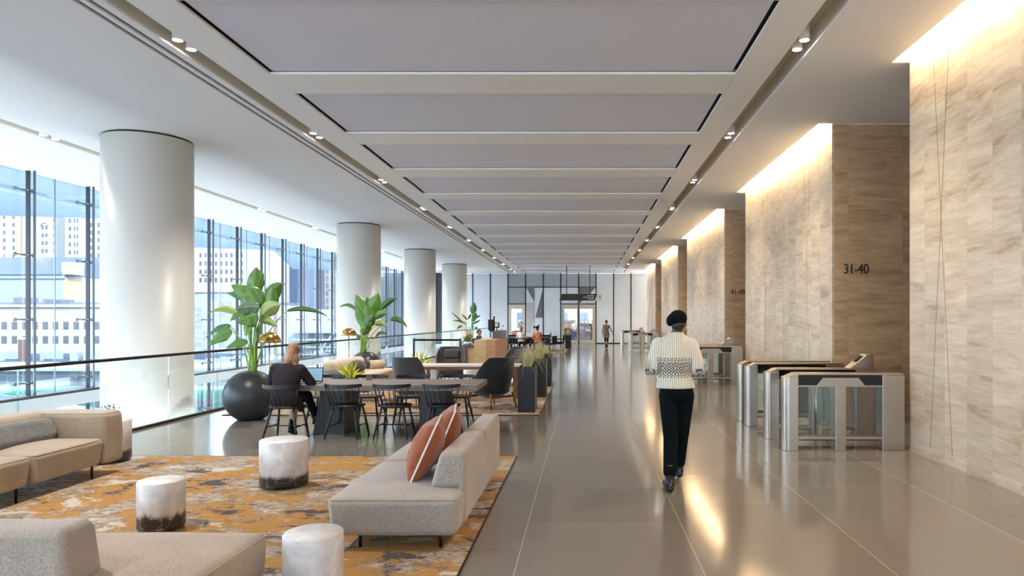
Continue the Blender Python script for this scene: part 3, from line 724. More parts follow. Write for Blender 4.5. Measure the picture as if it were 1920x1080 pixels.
# ceiling downlights, two by two in the slots
def downlight_proto():
    r = thing('ceiling_downlight', '-', 'ceiling light', (0, 0, 0))
    MB().lathe([(0.055, 0.0), (0.062, 0.0), (0.062, 0.17), (0.0, 0.17)], n=28).build('housing', 'white_paint', r)
    MB().lathe([(0.0, 0.012), (0.0548, 0.012), (0.0548, 0.018), (0, 0.018)], n=28).build('lamp_face', 'lamp_glow', r)
    return r
emit('lamp_glow', (1.0, 0.93, 0.82, 1), 22.0)
emit('lamp_glow_soft', (1.0, 0.96, 0.9, 1), 6.0)
pr = downlight_proto(); first = True
for sx, zt, side, grp in (((S1[0]+S1[1])/2, ZC+0.035, 'left ceiling slot', 'downlights in the left ceiling slot'), ((S2[0]+S2[1])/2, ZC+0.035, 'right ceiling slot', 'downlights in the right ceiling slot'), ((S3[0]+S3[1])/2, ZC-0.075+0.02, 'slot near the glass front', 'downlights near the glass front')):
    for k in range(-2, 10):
        yp = 8.2+4.03*k
        for q, dy in ((0, -0.13), (1, 0.15)):
            if k < 0 and q == 1: continue
            if k >= 0:
                lb = 'round white downlight, %s of the %s pair in the %s' % (('nearer', 'farther')[q], ORD[k], side)
                if side.startswith('slot near'):
                    if k in (0,): continue
                    lb = 'flush downlight, %s of the %s pair in the %s' % (('nearer', 'farther')[q], ORD[k-1], side)
            else: continue
            z_ = zt if not side.startswith('slot near') else ZC+0.002
            if first: o = pr; o.location = (sx, yp+dy, z_); o['label'] = lb; o['group'] = grp; first = False
            else: o = dup(pr, (sx, yp+dy, z_), None, lb, grp)
            if side.startswith('slot near'): o.scale = (1, 1, 0.5)
        # the light these lamps give
        d = bpy.data.lights.new('downlight_lamp', 'SPOT'); d.energy = (140 if side.startswith('right') else 210 if not side.startswith('slot near') else 40)*LAMP; d.color = SOFTW if side.startswith('right') else (1, 0.95, 0.88)
        d.spot_size = math.radians(120); d.spot_blend = 1.0; d.shadow_soft_size = 0.06
        lo = bpy.data.objects.new('downlight_lamp', d); C.objects.link(lo); lo.location = (sx, yp, ZC-0.02)
# ================================================================== TURNSTILES
def pedestal(kiosk):
    """runs along +X from its rounded hall end at x=0 to the cabinet end at x=1.53; 0.2 thick in y"""
    r = thing('turnstile', '-', 'turnstile', (0, 0, 0))
    L = 1.53; T = 0.20; HT = 0.98
    e = MB(); poly = []
    for i in range(19):
        a = math.pi/2+math.pi*i/18; poly.append((0.075+0.075*math.cos(a), T/2+T/2*math.sin(a)))
    e.prism(poly[::-1][::-1]+[(0.19, 0), (0.19, T)], 0, HT-0.05)
    e.build('end_post', 'steel', r, bevel=0.004)
    cp = MB(); cp.prism_y([(0.05, HT-0.05), (0.19, HT-0.05), (0.19, HT), (0.16, HT)], 0.0, T); cp.box(0.19, L-0.02, 0, T, HT-0.025, HT)
    cp.build('top_rail', 'steel', r, bevel=0.004)
    MB().box(0.19, L-0.28, 0.012, T-0.012, HT-0.15, HT-0.0255).build('reader_band', 'screen_black', r)
    ft = MB(); ft.prism_y([(0.42, HT-0.155), (L-0.50, HT-0.155), (L-0.58, HT-0.06), (0.50, HT-0.06)], 0.004, T-0.004); ft.box(0.19, L-0.28, 0.004, T-0.004, HT-0.172, HT-0.155)
    ft.build('side_plate', 'steel', r)
    MB().box(L-0.28, L, 0, T, 0, HT-0.0255).build('cabinet', 'steel', r, bevel=0.005)
    MB().box(0.66, 0.79, 0, T, 0, HT-0.173).build('middle_post', 'steel', r, bevel=0.004)
    br = MB(); br.box(0.19, 0.66, 0.03, T-0.03, 0.14, 0.175); br.box(0.79, L-0.28, 0.03, T-0.03, 0.14, 0.175)
    br.build('bottom_rail', 'steel', r)
    br = MB(); br.box(0.19, 0.66, 0.05, T-0.05, 0.125, 0.14); br.box(0.79, L-0.28, 0.05, T-0.05, 0.125, 0.14); br.build('rail_gasket', 'rubber', r)
    g = MB(); g.box(0.192, 0.655, T/2-0.005, T/2+0.005, 0.18, HT-0.174); g.box(0.795, L-0.282, T/2-0.005, T/2+0.005, 0.18, HT-0.174)
    g.build('glass_infill', 'glass_clear', r)
    if kiosk:
        k = MB(); k.prism_y([(L-0.36, HT+0.001), (L-0.03, HT+0.001), (L-0.03, HT+0.19), (L-0.13, HT+0.19)], 0.0, T); k.build('card_reader', 'steel', r, bevel=0.004)
        s_ = MB(); dx, dz = -0.23, -0.19; ln = math.hypot(dx, dz); ux, uz = dx/ln, dz/ln; nx, nz = uz, -ux
        a0 = (L-0.13+ux*0.04, HT+0.19+uz*0.04); a1 = (L-0.13+ux*0.16, HT+0.19+uz*0.16)
        s_.prism_y([(a0[0], a0[1]), (a1[0], a1[1]), (a1[0]+nx*0.012, a1[1]+nz*0.012), (a0[0]+nx*0.012, a0[1]+nz*0.012)], 0.05, T-0.05); s_.build('reader_screen', 'screen_black', r)
    return r
def gate(y0, y1, name_l):
    pass
pA = pedestal(False); pB = pedestal(True)
used = set()
def put(proto, loc, lab, grp):
    if proto.name not in used: used.add(proto.name); proto.location = loc; proto['label'] = lab; proto['group'] = grp; return proto
    return dup(proto, loc, None, lab, grp)
for i, (yp, kk) in enumerate([(8.60, 0), (9.45, 1), (10.62, 0), (11.15, 0)]):
    put((pA, pB)[kk], (2.505, yp, 0), ['steel turnstile pedestal nearest the camera, beside the near stone pier', 'steel turnstile pedestal with tall slanted card reader, second from the camera',
        'low steel turnstile pedestal, third from the camera, with green light', 'low steel turnstile pedestal, fourth from the camera, before the 31-40 wall'][i], 'turnstiles at the 31-40 lobby')
for i, (yp, kk) in enumerate([(17.42, 0), (18.3, 1), (19.1, 0)]):
    put((pA, pB)[kk], (2.505, yp, 0), ['steel turnstile pedestal nearest in the row before the 41-49 lobby', 'steel turnstile pedestal with slanted card reader before the 41-49 lobby', 'farthest steel turnstile pedestal before the 41-49 lobby'][i], 'turnstiles at the 41-49 lobby')
for i, (yp, kk) in enumerate([(36.0, 0), (37.2, 1), (44.0, 0), (45.0, 1)]):
    put((pA, pB)[kk], (2.36, yp, 0), ['distant steel turnstile pedestal before the fourth lobby, nearer of two', 'distant steel turnstile pedestal with card reader, farther of two at the fourth lobby',
        'very distant steel turnstile pedestal near the far glass wall', 'farthest steel turnstile pedestal with card reader near the far glass wall'][i], 'distant turnstiles')
# swing glass of the lanes
for i, (ya, yb_, nm) in enumerate([(8.81, 9.44, 'nearest'), (9.66, 10.61, 'wide middle'), (17.63, 18.29, 'distant')]):
    t_ = thing('lane_gate', 'clear glass swing gate across the %s turnstile lane' % nm, 'gate', (3.2, ya, 0), 0, 'glass lane gates')
    g = MB(); w_ = (yb_-ya)/2-0.03
    for s_ in (0, 1):
        y0 = 0.02 if s_ == 0 else (yb_-ya)-0.02-w_
        MB().box(-0.006, 0.006, y0, y0+w_, 0.22, 0.86).build('glass_leaf', 'glass_green', t_)
        MB().cyl((0, 0.02 if s_ == 0 else (yb_-ya)-0.02, 0.0), (0, 0.02 if s_ == 0 else (yb_-ya)-0.02, 0.9), 0.016, n=10).build('hinge_post', 'steel', t_)
emit('green_led', (0.1, 1.0, 0.35, 1), 2.5)
g = MB().box(3.20, 3.30, 10.615, 10.62, 0.88, 0.90).build('status_light', 'green_led'); g.parent = None
tag(g, 'small glowing green status light on the third turnstile pedestal', 'indicator light')
# ================================================================== SIGNS
def lobby_sign(txt, x, y, z, size, lab):
    o = text_mesh('lobby_sign', txt, size, 'text_dark', None, 0.78, 0.006)
    o.location = (x, y-0.008, z); o.rotation_euler = (math.pi/2, 0, 0); tag(o, lab, 'sign')
lobby_sign('31-40', wx(1581, 11.38), 11.38, wz(513, 11.38), 0.235, 'dark floor numbers 31-40 on the brown stone pier end')
lobby_sign('41-49', wx(1370, 20.15), 20.15, wz(552, 20.15), 0.235, 'dark floor numbers 41-49 on the farther brown stone pier end')
lobby_sign('2', wx(1236, 39.7), 39.7, wz(579, 39.7), 0.26, 'distant dark numeral 2 on a far stone pier end')
# hanging sign before the double door
ys_ = 41.0
hs = thing('hanging_sign', 'dark bronze slanted direction sign hanging from the ceiling before the double door', 'sign', (wx(1085, ys_), ys_, wz(563.5, ys_)))
def sp(px, py): return (wx(px, ys_)-wx(1085, ys_), wz(py, ys_)-wz(563.5, ys_))
MB().prism_y([sp(1048.5, 563.5), sp(1115, 563.5), sp(1120, 551), sp(1054, 551)], -0.04, 0.04).build('sign_board', 'bronze_sign', hs)
MB().prism_y([sp(1115.3, 563.5), sp(1128.5, 563.5), sp(1128.5, 551), sp(1120.3, 551)], -0.03, 0.03).build('sign_wing', 'sign_beige', hs)
for px in (1062.5, 1106): 
    x_ = sp(px, 551)[0]; MB().cyl((x_, 0, sp(px, 551)[1]), (x_, 0, ZC-wz(563.5, ys_)), 0.022, n=8).build('hanger_rod', 'dark_bronze', hs)
for words, py in (((0.11, 0.26), 554.2), ((0.13, 0.24, 0.06, 0.12), 557.4), ((0.17, 0.12), 560.6)):   # three lines too small to read
    p = sp(1113.5, py); xr = p[0]; ln_ = MB()
    for wd in words[::-1]:
        ln_.box(xr-wd, xr, -0.043, -0.04, p[1]-0.022, p[1]+0.022); xr -= wd+0.03
    ln_.build('lettering', 'text_light', hs)
a_ = MB(); cx_, cz_ = sp(1124.5, 557.5)
a_.prism_y([(cx_-0.012, cz_-0.06), (cx_+0.012, cz_-0.06), (cx_+0.012, cz_+0.01), (cx_+0.045, cz_+0.01), (cx_, cz_+0.07), (cx_-0.045, cz_+0.01), (cx_-0.012, cz_+0.01)], -0.036, -0.031); a_.build('arrow', 'text_dark', hs)

# ================================================================== THE CITY OUTSIDE
struct(MB().box(-420, XF-0.35, -40, 520, -7.2, -7.0).build('floor', 'asphalt'))
def block(name, lab, cat, x0, x1, y0, y1, z0, z1, mt, grp=None):
    r = thing(name, lab, cat, ((x0+x1)/2, y0, z0), 0, grp); MB().box(-(x1-x0)/2, (x1-x0)/2, 0, y1-y0, 0, z1-z0).build('wall', mt, r); return r
def windows(root, x0, nx, dx, w_, z0, nz, dz, h_, y=-0.02, mt='window_dark'):
    """every window its own part, set in the front wall (local coordinates)"""
    ms = None
    for i in range(nx):
        for k in range(nz):
            if ms is None:
                mb = MB(); mb.box(-w_/2, w_/2, -0.05, 0.0, 0, h_); ms = mb.mesh('window'); ms.materials.append(M[mt])
            o = bpy.data.objects.new('window', ms); C.objects.link(o); o.parent = root; o.location = (x0+i*dx, y, z0+k*dz)
# office wing with two rows of windows
Y1_ = 150.0
r = block('office_building', 'long pale office building with two rows of square windows', 'building', wx(-140, Y1_), wx(520, Y1_), Y1_, Y1_+12, wz(700, Y1_), wz(572, Y1_), 'stone_pale')
ox = -(wx(520, Y1_)-wx(-140, Y1_))/2; u = Y1_/F
windows(r, ox+(148)*u, 27, 19.3*u, 9.5*u, (700-644)*u, 2, 26.5*u, 14*u)
MB().box(ox, -ox, -0.6, 0.0, (700-576)*u, (700-571)*u).build('cornice', 'stone_pale', r)
MB().prism_x([(0, (128)*u), (12, 128*u), (12, 134*u), (3, 134*u)], ox, -ox).build('roof', 'roof_slate', r)
p_ = MB()
for px, w_, h_ in ((11, 27, 12), (66, 6, 9), (86, 5, 8), (103, 5, 8)): p_.box(ox+(px+140)*u, ox+(px+w_+140)*u, 2, 5, 128*u, (131+h_)*u)
p_.build('dormer', 'dormer_grey', r)
# station hall with hipped slate roof
Y2_ = 175.0; u = Y2_/F
r = thing('station_hall', 'large pale stone station hall with a blue slate hipped roof', 'building', (wx(0, Y2_), Y2_, -7))
z0 = wz(515, Y2_)+7
MB().box(-60, 119*u, 0, 60, 0, z0).build('front_wall', 'stone_blue', r)  # bluish stone colour stands in for shade on the front
MB().box(119*u, 119*u+0.4, 0.0, 75, 0, z0-0.6).build('side_wall', 'stone_cream', r)  # cream colour stands in for warm sunlight on this side
MB().box(-60.5, 119.5*u+0.4, -0.5, 0, z0-1.0, z0).build('cornice', 'stone_blue', r)
MB().add([(-62, -1, z0), (121*u, -1, z0), (121*u, 62, z0), (-62, 62, z0), (-30, 30, z0+7.2), (60*u, 30, z0+7.2)], [(0, 1, 5, 4), (1, 2, 5), (2, 3, 4, 5), (3, 0, 4), (3, 2, 1, 0)]).build('roof', 'roof_slate', r)
MB().box(119*u, 136*u, -0.6, 4, z0, z0+3.2).build('parapet_block', 'stone_cream', r)
# grand hotel behind
Y3_ = 270.0; u = Y3_/F
r = block('grand_hotel', 'tall cream stone hotel with many small windows behind the station', 'building', wx(-60, Y3_), wx(125, Y3_), Y3_, Y3_+40, -7, wz(250, Y3_), 'stone_pale')
ox = -(wx(125, Y3_)-wx(-60, Y3_))/2; zb = -7
def zz(py): return wz(py, Y3_)+7
windows(r, ox+68*u, 2, 17.5*u, 4.4*u, zz(483), 7, 14.5*u, 7*u)
windows(r, ox+(140)*u, 2, 7*u, 4*u, zz(474), 4, 14.7*u, 7*u)
windows(r, ox+162*u, 1, 7*u, 4*u, zz(474), 5, 14.7*u, 7*u)
windows(r, ox+114*u, 1, 7*u, 4*u, zz(474), 5, 14.7*u, 7*u)
ar = MB(); ar.lathe([(6*u, 0), (7.2*u, 0), (7.2*u, 0.3), (6*u, 0.3)], n=24, a0=0, a1=math.pi)
for i in range(len(ar.v)): ar.v[i] = Vector((ar.v[i].x+ox+143.5*u, -0.3+ar.v[i].z, ar.v[i].y+zz(424)))
ar.build('window_arch', 'stone_cream', r)
ar = MB(); ar.box(ox+97*u, ox+101*u, -0.6, 0, zz(486), zz(250)); ar.box(ox, -ox, -0.5, 0, zz(486), zz(483)); ar.build('pilaster', 'stone_cream', r)
r = block('hotel_wing', 'cream hotel wing with narrow windows right of the tall hotel front', 'building', wx(122, 255), wx(300, 255), 255, 290, -7, wz(250, 255), 'stone_pale')
u = 255/F; ox = -(178*u)/2
def zz(py): return wz(py, 255)+7
windows(r, ox+9*u, 1, 9, 4.4*u, zz(492), 6, 14.8*u, 8*u); windows(r, ox+18*u, 2, 5.2*u, 2.4*u, zz(477), 5, 14.8*u, 8*u); windows(r, ox+49*u, 2, 14*u, 4.0*u, zz(511), 7, 14.2*u, 8*u)
r = block('hotel_tower', 'cream hotel wing with rows of small windows behind the potted palm', 'building', wx(355, 230), wx(470, 230), 230, 262, -7, wz(462, 230), 'stone_pale')
u = 230/F; ox = -(115*u)/2
windows(r, ox+21*u, 9, 9.7*u, 3.8*u, wz(560, 230)+7, 6, 15.5*u, 8*u)
r = block('warm_tower', 'glazed office tower with warm gold lit windows', 'building', wx(474, 300), wx(503, 300), 300, 330, -7, wz(300, 300), 'tower_grid_warm')
r = block('navy_tower', 'dark blue glass office tower beyond the facade', 'building', wx(527, 280), wx(556, 280), 280, 310, -7, wz(300, 280), 'tower_navy')
r = block('white_tower', 'white gridded office tower beside the dark blue tower', 'building', wx(590, 310), wx(626, 310), 310, 340, -7, wz(240, 310), 'tower_grid_white')
r = block('pale_tower', 'pale gridded tower glimpsed between the second and third columns', 'building', wx(700, 300), wx(770, 300), 300, 330, -7, wz(200, 300), 'tower_grid_warm')
r = block('navy_slab', 'lower dark blue glass slab in front of the white tower', 'building', wx(500, 260), wx(561, 260), 260, 275, -7, wz(500, 260), 'tower_navy')
r = block('glass_pavilion', 'low pale glass fronted pavilion behind the large palm', 'building', wx(365, 140), wx(480, 140), 140, 148, -7, wz(545, 140), 'glazed_band')
MB().prism_x([(-0.5, wz(548, 140)+7), (8, wz(548, 140)+7), (8, wz(532, 140)+7), (4, wz(530, 140)+7)], -7, 7).build('roof', 'roof_white', r)
r = block('stepped_terrace', 'white terraced building with grey bands behind the second column', 'building', wx(540, 120), wx(830, 120), 120, 130, -7, wz(580, 120), 'roof_white')
for k in range(5): MB().box(-12, 12, -0.9-0.5*k, 0, 1.2+1.3*k, 1.5+1.3*k).build('band', 'stone_blue', r)
# train shed roof, long and ribbed
r = thing('train_shed', 'wide low white ribbed train shed roof outside', 'building', (-130, 84, -7))
MB().box(-60, 73, 0, 34, 0, 2.7).build('roof', 'roof_white', r)
rb = MB()
for k in range(8): rb.box(-60, 73, 2+k*4.1, 2.5+k*4.1, 2.7, 3.0)
rb.build('ribs', 'roof_slate', r)
v_ = MB()
for px, w_ in ((20, 8), (150, 14), (175, 9), (95, 4)): v_.box(wx(px, 100)+130, wx(px+w_, 100)+130, 14, 18, 2.7, 4.1)
v_.build('vent', 'stone_blue', r)
r = thing('brick_chimney', 'small red brick chimney on the train shed roof', 'chimney', (wx(40, 95), 95, -4.29)); MB().box(-0.45, 0.45, 0, 0.9, 0, 3.2).build('shaft', 'brick_red', r); MB().box(-0.5, 0.5, -0.05, 0.95, 3.2, 3.5).build('cap', 'roof_white', r)
r = block('platform_building', 'long low glazed platform building behind the green train', 'building', -90, wx(640, 70), 70, 78, -7, wz(694, 70), 'glazed_band')
MB().box(-(wx(640, 70)+90)/2, (wx(640, 70)+90)/2, -1.5, 9, wz(694, 70)+7, wz(689, 70)+7).build('roof', 'roof_white', r)
# green train
r = thing('train', 'green double deck commuter train standing outside below the window', 'train', (wx(200, 52), 52, -7.0))
for k in range(3):
    xx = -34+k*22
    cr = MB().rbox(xx, xx+21, 0, 2.9, 0.7, 3.35, 0.35, 3, 1).build('carriage', 'train_green', r)
    MB().box(xx+0.1, xx+20.9, -0.03, 0.0, 1.15, 1.55).build('white_stripe', 'roof_white', cr)
    wi = MB()
    for q in range(8): wi.box(xx+1.2+q*2.45, xx+2.9+q*2.45, -0.04, 0.0, 1.9, 2.6)
    wi.build('carriage_windows', 'window_dark', cr)
# curved white canopy edge in the street below
r = MB(); pts = [Vector((wx(-60, 24), 24, wz(739, 24))), Vector((wx(40, 26), 26, wz(752, 26))), Vector((wx(120, 25), 25, wz(764, 25))), Vector((wx(200, 22), 22, wz(777, 22))), Vector((wx(300, 19), 19, wz(800, 19)))]
pp = []
for i in range(len(pts)-1): pp += [pts[i].lerp(pts[i+1], t_/4) for t_ in range(4)]
r.tube(pp, 0.16, 12); tag(r.build('canopy_edge', 'beam_grey'), 'thick white curved canopy edge outside, below the left window', 'canopy')
# exterior stair frame seen by the second column
r = thing('exterior_stair', 'white steel stair outside with pale railings, between the palms', 'stair', (wx(560, 90), 90, -7))
st = MB()
for k in range(14): st.box(k*0.35, k*0.35+0.4, 0, 2.5, k*0.45, k*0.45+0.12)
st.build('steps', 'stone_blue', r)
MB().tube([(0, 0, 1), (4.9, 0, 7.3)], 0.08, 6).build('railing', 'roof_white', r); MB().tube([(0, 2.5, 1), (4.9, 2.5, 7.3)], 0.08, 6).build('railing', 'roof_white', r)
for i, (px, Y_, h_) in enumerate(((560, 60, 2.2), (720, 60, 2.0), (640, 60, 1.6))):
    o = thing('hedge', '%s clipped green hedge on the terrace outside' % ('left', 'right', 'middle')[i], 'hedge', (wx(px, Y_), Y_, -4.6)); mb = MB(); mb.sphere((0, 0, 0.5), (1.5, 0.8, 0.9), 14, 8); 
    for q in range(len(mb.v)): mb.v[q] += Vector((random.uniform(-.1, .1), random.uniform(-.1, .1), random.uniform(-.1, .1)))
    mb.build('foliage', 'hedge', o)
    MB().box(-1.7, 1.7, -0.9, 0.9, -2.4, 0.0).build('planter_wall', 'stone_pale', o)
# things seen through the cafe door glass: bright street facade
r = block('street_front', 'bright pale street building seen through the double door', 'building', -9, 9, YB+40, YB+50, -7, 14, 'stone_pale')
windows(r, -8, 7, 2.6, 1.3, 7.6, 3, 3.6, 2.0, mt='tower_navy')
# ================================================================== RUGS
def rug(name, x0, x1, y0, y1, mt, lab):
    m = MB().box(x0, x1, y0, y1, 0.0, 0.012)
    o = m.build('rug', mt); tag(o, lab, 'rug')
    MB().box(x0-0.012, x0, y0-0.012, y1+0.012, 0, 0.013).box(x1, x1+0.012, y0-0.012, y1+0.012, 0, 0.013).box(x0, x1, y0-0.012, y0, 0, 0.013).box(x0, x1, y1, y1+0.012, 0, 0.013).build('binding', 'dark_bronze', o)
RZ = 0.0125
rug('rug', -6.35, -0.82, 2.2, 8.22, 'rug_gold', 'large gold, taupe and navy abstract rug under the foreground sofas')
rug('rug', -6.25, -0.79, 11.8, 17.95, 'rug_grey', 'abstract gold and grey rug under the lounge chairs behind the long table')
rug('rug', -5.2, -0.95, 33.2, 38.6, 'rug_grey', 'distant flat tan rug under the far table and armchairs')
# ================================================================== SOFAS
def legs(r, pts, h=0.115):
    for x, y in pts: MB().cyl((x, y, 0), (x, y, h), 0.012, n=10).build('leg', 'black_metal', r)
def seat_fn(puff, taper=0.0, seed=0):
    def fn(u, v, w, q, hh):
        x, y, z = q
        if w > 0: z += puff*(1-u*u)*(1-v*v)*max(0, w)
        s = 1-taper*(1-w)/2
        x *= s; y *= s
        wr = mnoise.noise(Vector((x*5+seed, y*5, z*5)))*0.004
        return (x+wr, y+wr, z+wr*0.6)
    return fn
def back_fn(lean):
    def fn(u, v, w, q, hh):
        x, y, z = q
        x *= 1-0.30*(w+1)/2; x += lean*(w+1)/2
        wr = mnoise.noise(Vector((x*6+3, y*6, z*6)))*0.004
        return (x+wr, y, z+wr)
    return fn
def seam(r, pts, mt='linen', rad=0.0035):
    return MB().tube(pts, rad, 6).build('seam', mt, r)
def edge_seam(r, x0, x1, y0, y1, z, rr, mt):
    i = 0.29*rr-0.0015; c = rr; P_ = []
    for cx_, cy_, a0 in ((x1-c, y1-c, 0), (x0+c, y1-c, 90), (x0+c, y0+c, 180), (x1-c, y0+c, 270)):
        for k in range(5):
            a = math.radians(a0+22.5*k); P_.append((cx_+(c-i)*math.cos(a), cy_+(c-i)*math.sin(a), z-i))
    P_.append(P_[0]); MB().tube(P_, 0.0038, 6, False).build('seam', mt, r)
# --- sofa one: island sofa on the right of the rug, back to the aisle
s1 = thing('sofa', 'low grey linen sofa on the right edge of the rug, holding two rust pillows', 'sofa', (-0.88, 4.78, RZ))
W = 0.94
for k, (y0, y1) in enumerate(((0.0, 1.30), (1.31, 2.34))):
    MB().rbox(-W, 0.0, y0, y1, 0.105, 0.385, 0.055, 4, 12, seat_fn(0.025, 0.05, k)).build('seat', 'linen', s1); edge_seam(s1, -W, 0.0, y0, y1, 0.385, 0.055, 'linen_warm')
for k, (y0, y1) in enumerate(((0.27, 1.28), (1.29, 2.33))):
    MB().rbox(-0.27, 0.0, y0, y1, 0.385, 0.665, 0.05, 4, 10, back_fn(0.040)).build('backrest', 'linen', s1)
MB().rbox(-0.06, 0.0, 0.27, 2.33, 0.13, 0.60, 0.03, 3, 8).build('back_panel', 'linen', s1)
legs(s1, [(-0.16, 0.15), (-0.74, 0.15), (-0.16, 2.2), (-0.74, 2.2)])
# --- sofa two: along the left, facing the aisle
s2 = thing('sofa', 'warm beige linen sofa at the left, with armrest and long grey bolster', 'sofa', (-5.03, 7.46, RZ))
for k, (y0, y1) in enumerate(((-1.22, -0.30), (-2.42, -1.23))):
    MB().rbox(-0.98, 0.0, y0, y1, 0.12, 0.40, 0.055, 4, 12, seat_fn(0.025, 0.04, k+5)).build('seat', 'linen_warm', s2); edge_seam(s2, -0.98, 0.0, y0, y1, 0.40, 0.055, 'linen')
for k, (y0, y1) in enumerate(((-1.22, -0.02), (-2.42, -1.23))):
    MB().rbox(-0.98, -0.66, y0, y1, 0.36, 0.665, 0.06, 4, 10, seat_fn(0.01, 0, k+9)).build('backrest', 'linen_warm', s2)
MB().rbox(-0.98, 0.0, -0.30, 0.0, 0.12, 0.665, 0.06, 4, 10, seat_fn(0.01, -0.03, 3)).build('armrest', 'linen_warm', s2); edge_seam(s2, -0.98, 0.0, -0.30, 0.0, 0.665, 0.06, 'linen')
legs(s2, [(-0.05, -0.42), (-0.05, -1.36), (-0.9, -0.42), (-0.9, -1.36), (-0.9, -2.3), (-0.05, -2.3)], 0.13)
# --- sofa three: lower left foreground, seen from behind
s3 = thing('sofa', 'grey linen chaise sofa cut off at the lower left corner, seen from behind', 'sofa', (-1.86, 3.12, RZ))
MB().rbox(-1.25, 0.0, 0.0, 0.94, 0.105, 0.385, 0.06, 4, 12, seat_fn(0.03, 0.04, 11)).build('seat', 'linen_warm', s3); edge_seam(s3, -1.25, 0.0, 0.0, 0.94, 0.385, 0.06, 'linen')
MB().rbox(-2.6, -1.26, 0.0, 0.94, 0.105, 0.385, 0.06, 4, 12, seat_fn(0.03, 0.04, 12)).build('seat', 'linen_warm', s3)
def back_fn_y(u, v, w, q, hh):
    x, y, z = q; y *= 1-0.16*(w+1)/2; y -= 0.0; x += -0.03*(w+1)/2*(1 if u > 0 else 0)*abs(u)
    return (x, y, z)
MB().rbox(-1.72, -0.52, 0.01, 0.28, 0.385, 0.665, 0.05, 4, 10, back_fn_y).build('backrest', 'linen', s3)
MB().rbox(-2.6, -1.73, 0.01, 0.28, 0.385, 0.665, 0.05, 4, 10, back_fn_y).build('backrest', 'linen', s3)
legs(s3, [(-0.12, 0.12), (-0.12, 0.82), (-1.4, 0.12), (-1.4, 0.82), (-2.5, 0.12), (-2.5, 0.82)])
# --- pillows
def pillow(name, lab, mt, w, h, t, loc, rot, pipe=None, group=None):
    r = thing(name, lab, 'pillow', loc, 0, group); r.rotation_euler = rot
    mb = MB(); n = 26
    def P(u, v, sgn):
        e = (max(0, 1-u*u)**0.42)*(max(0, 1-v*v)**0.42)
        x = w/2*u*(1-0.07*(1-v*v)); z = h/2*v*(1-0.07*(1-u*u))
        wr = mnoise.noise(Vector((u*2.2+w*9, v*2.2, sgn)))*0.018*e
        return Vector((x, sgn*(t/2*e+wr), z+h/2))
    for sgn in (1, -1):
        rows = [[P(-1+2*i/n, -1+2*j/n, sgn) for j in range(n+1)] for i in range(n+1)]
        mb.grid(rows, True, sgn < 0)
    mb.build('cover', mt, r)
    if pipe:
        pts = [P(-1+2*i/n, -1, 0) for i in range(n)]+[P(1, -1+2*i/n, 0) for i in range(n)]+[P(1-2*i/n, 1, 0) for i in range(n)]+[P(-1, 1-2*i/n, 0) for i in range(n+1)]
        MB().tube(pts, 0.0075, 6).build('piping', pipe, r)
    return r
pillow('throw_pillow', 'rust orange pillow with white piping, nearer of two on the right sofa', 'rust_velvet', 0.50, 0.50, 0.24, (-1.36, 5.42, RZ+0.39), (math.radians(24), 0, math.radians(98)), 'piping_white', 'rust pillows')
pillow('throw_pillow', 'rust orange pillow with white piping, farther of two on the right sofa', 'rust_velvet', 0.50, 0.50, 0.24, (-1.34, 6.10, RZ+0.39), (math.radians(22), 0, math.radians(100)), 'piping_white', 'rust pillows')
def bol_fn(u, v, w, q, hh):
    x, y, z = q; e = 1-0.22*abs(u)**6; n_ = mnoise.noise(Vector((x*4, y*6, z*7)))*0.012
    return (x, y*e+n_, z*e+n_)
bo = thing('bolster_pillow', 'long grey velvet bolster pillow lying on the left beige sofa', 'pillow', (-5.52, 6.62, RZ+0.40)); bo.rotation_euler = (math.radians(-24), 0, math.radians(90))
MB().rbox(-0.52, 0.52, -0.07, 0.07, 0.0, 0.25, 0.065, 4, 12, bol_fn).build('cover', 'grey_velvet', bo)
MB().tube([(0.517, -0.0, 0.03), (0.522, 0.0, 0.12), (0.517, 0.0, 0.22)], 0.003, 5).build('seam', 'grey_velvet', bo)
# ================================================================== MARBLE STOOLS
def stool(r, h, mt, loc, lab, seg=56):
    t = thing('marble_stool', lab, 'side table', loc, 0, 'round marble side tables')
    MB().lathe([(0.0, 0.022), (r-0.012, 0.022), (r, 0.034), (r, h-0.010), (r-0.008, h), (0.0, h)], n=seg).build('drum', mt, t)
    for a in (0.5, 2.6, 4.7): MB().cyl((0.62*r*math.cos(a), 0.62*r*math.sin(a), 0), (0.62*r*math.cos(a), 0.62*r*math.sin(a), 0.024), 0.02, n=10).build('foot', 'black_metal', t)
    return t
stool(0.170, 0.39, 'marble_a', (-1.60, 4.03, RZ), 'low white marble drum table at the bottom edge, beside the right sofa')
stool(0.166, 0.39, 'marble_b', (-3.31, 5.34, RZ), 'low white marble drum table with dark dripping base, in the rug centre')
stool(0.226, 0.462, 'marble_c', (-2.97, 6.75, RZ), 'tall white marble drum table with a black base band, nearest the seated woman')
stool(0.226, 0.48, 'marble_c', (-5.52, 7.92, RZ), 'white marble drum table with dark base half hidden behind the left sofa')
stool(0.17, 0.46, 'marble_a', (-2.72, 16.3, RZ), 'pale marble drum under the walnut console, left of two')
stool(0.17, 0.46, 'marble_a', (-2.36, 16.2, RZ), 'pale marble drum under the walnut console, right of two')
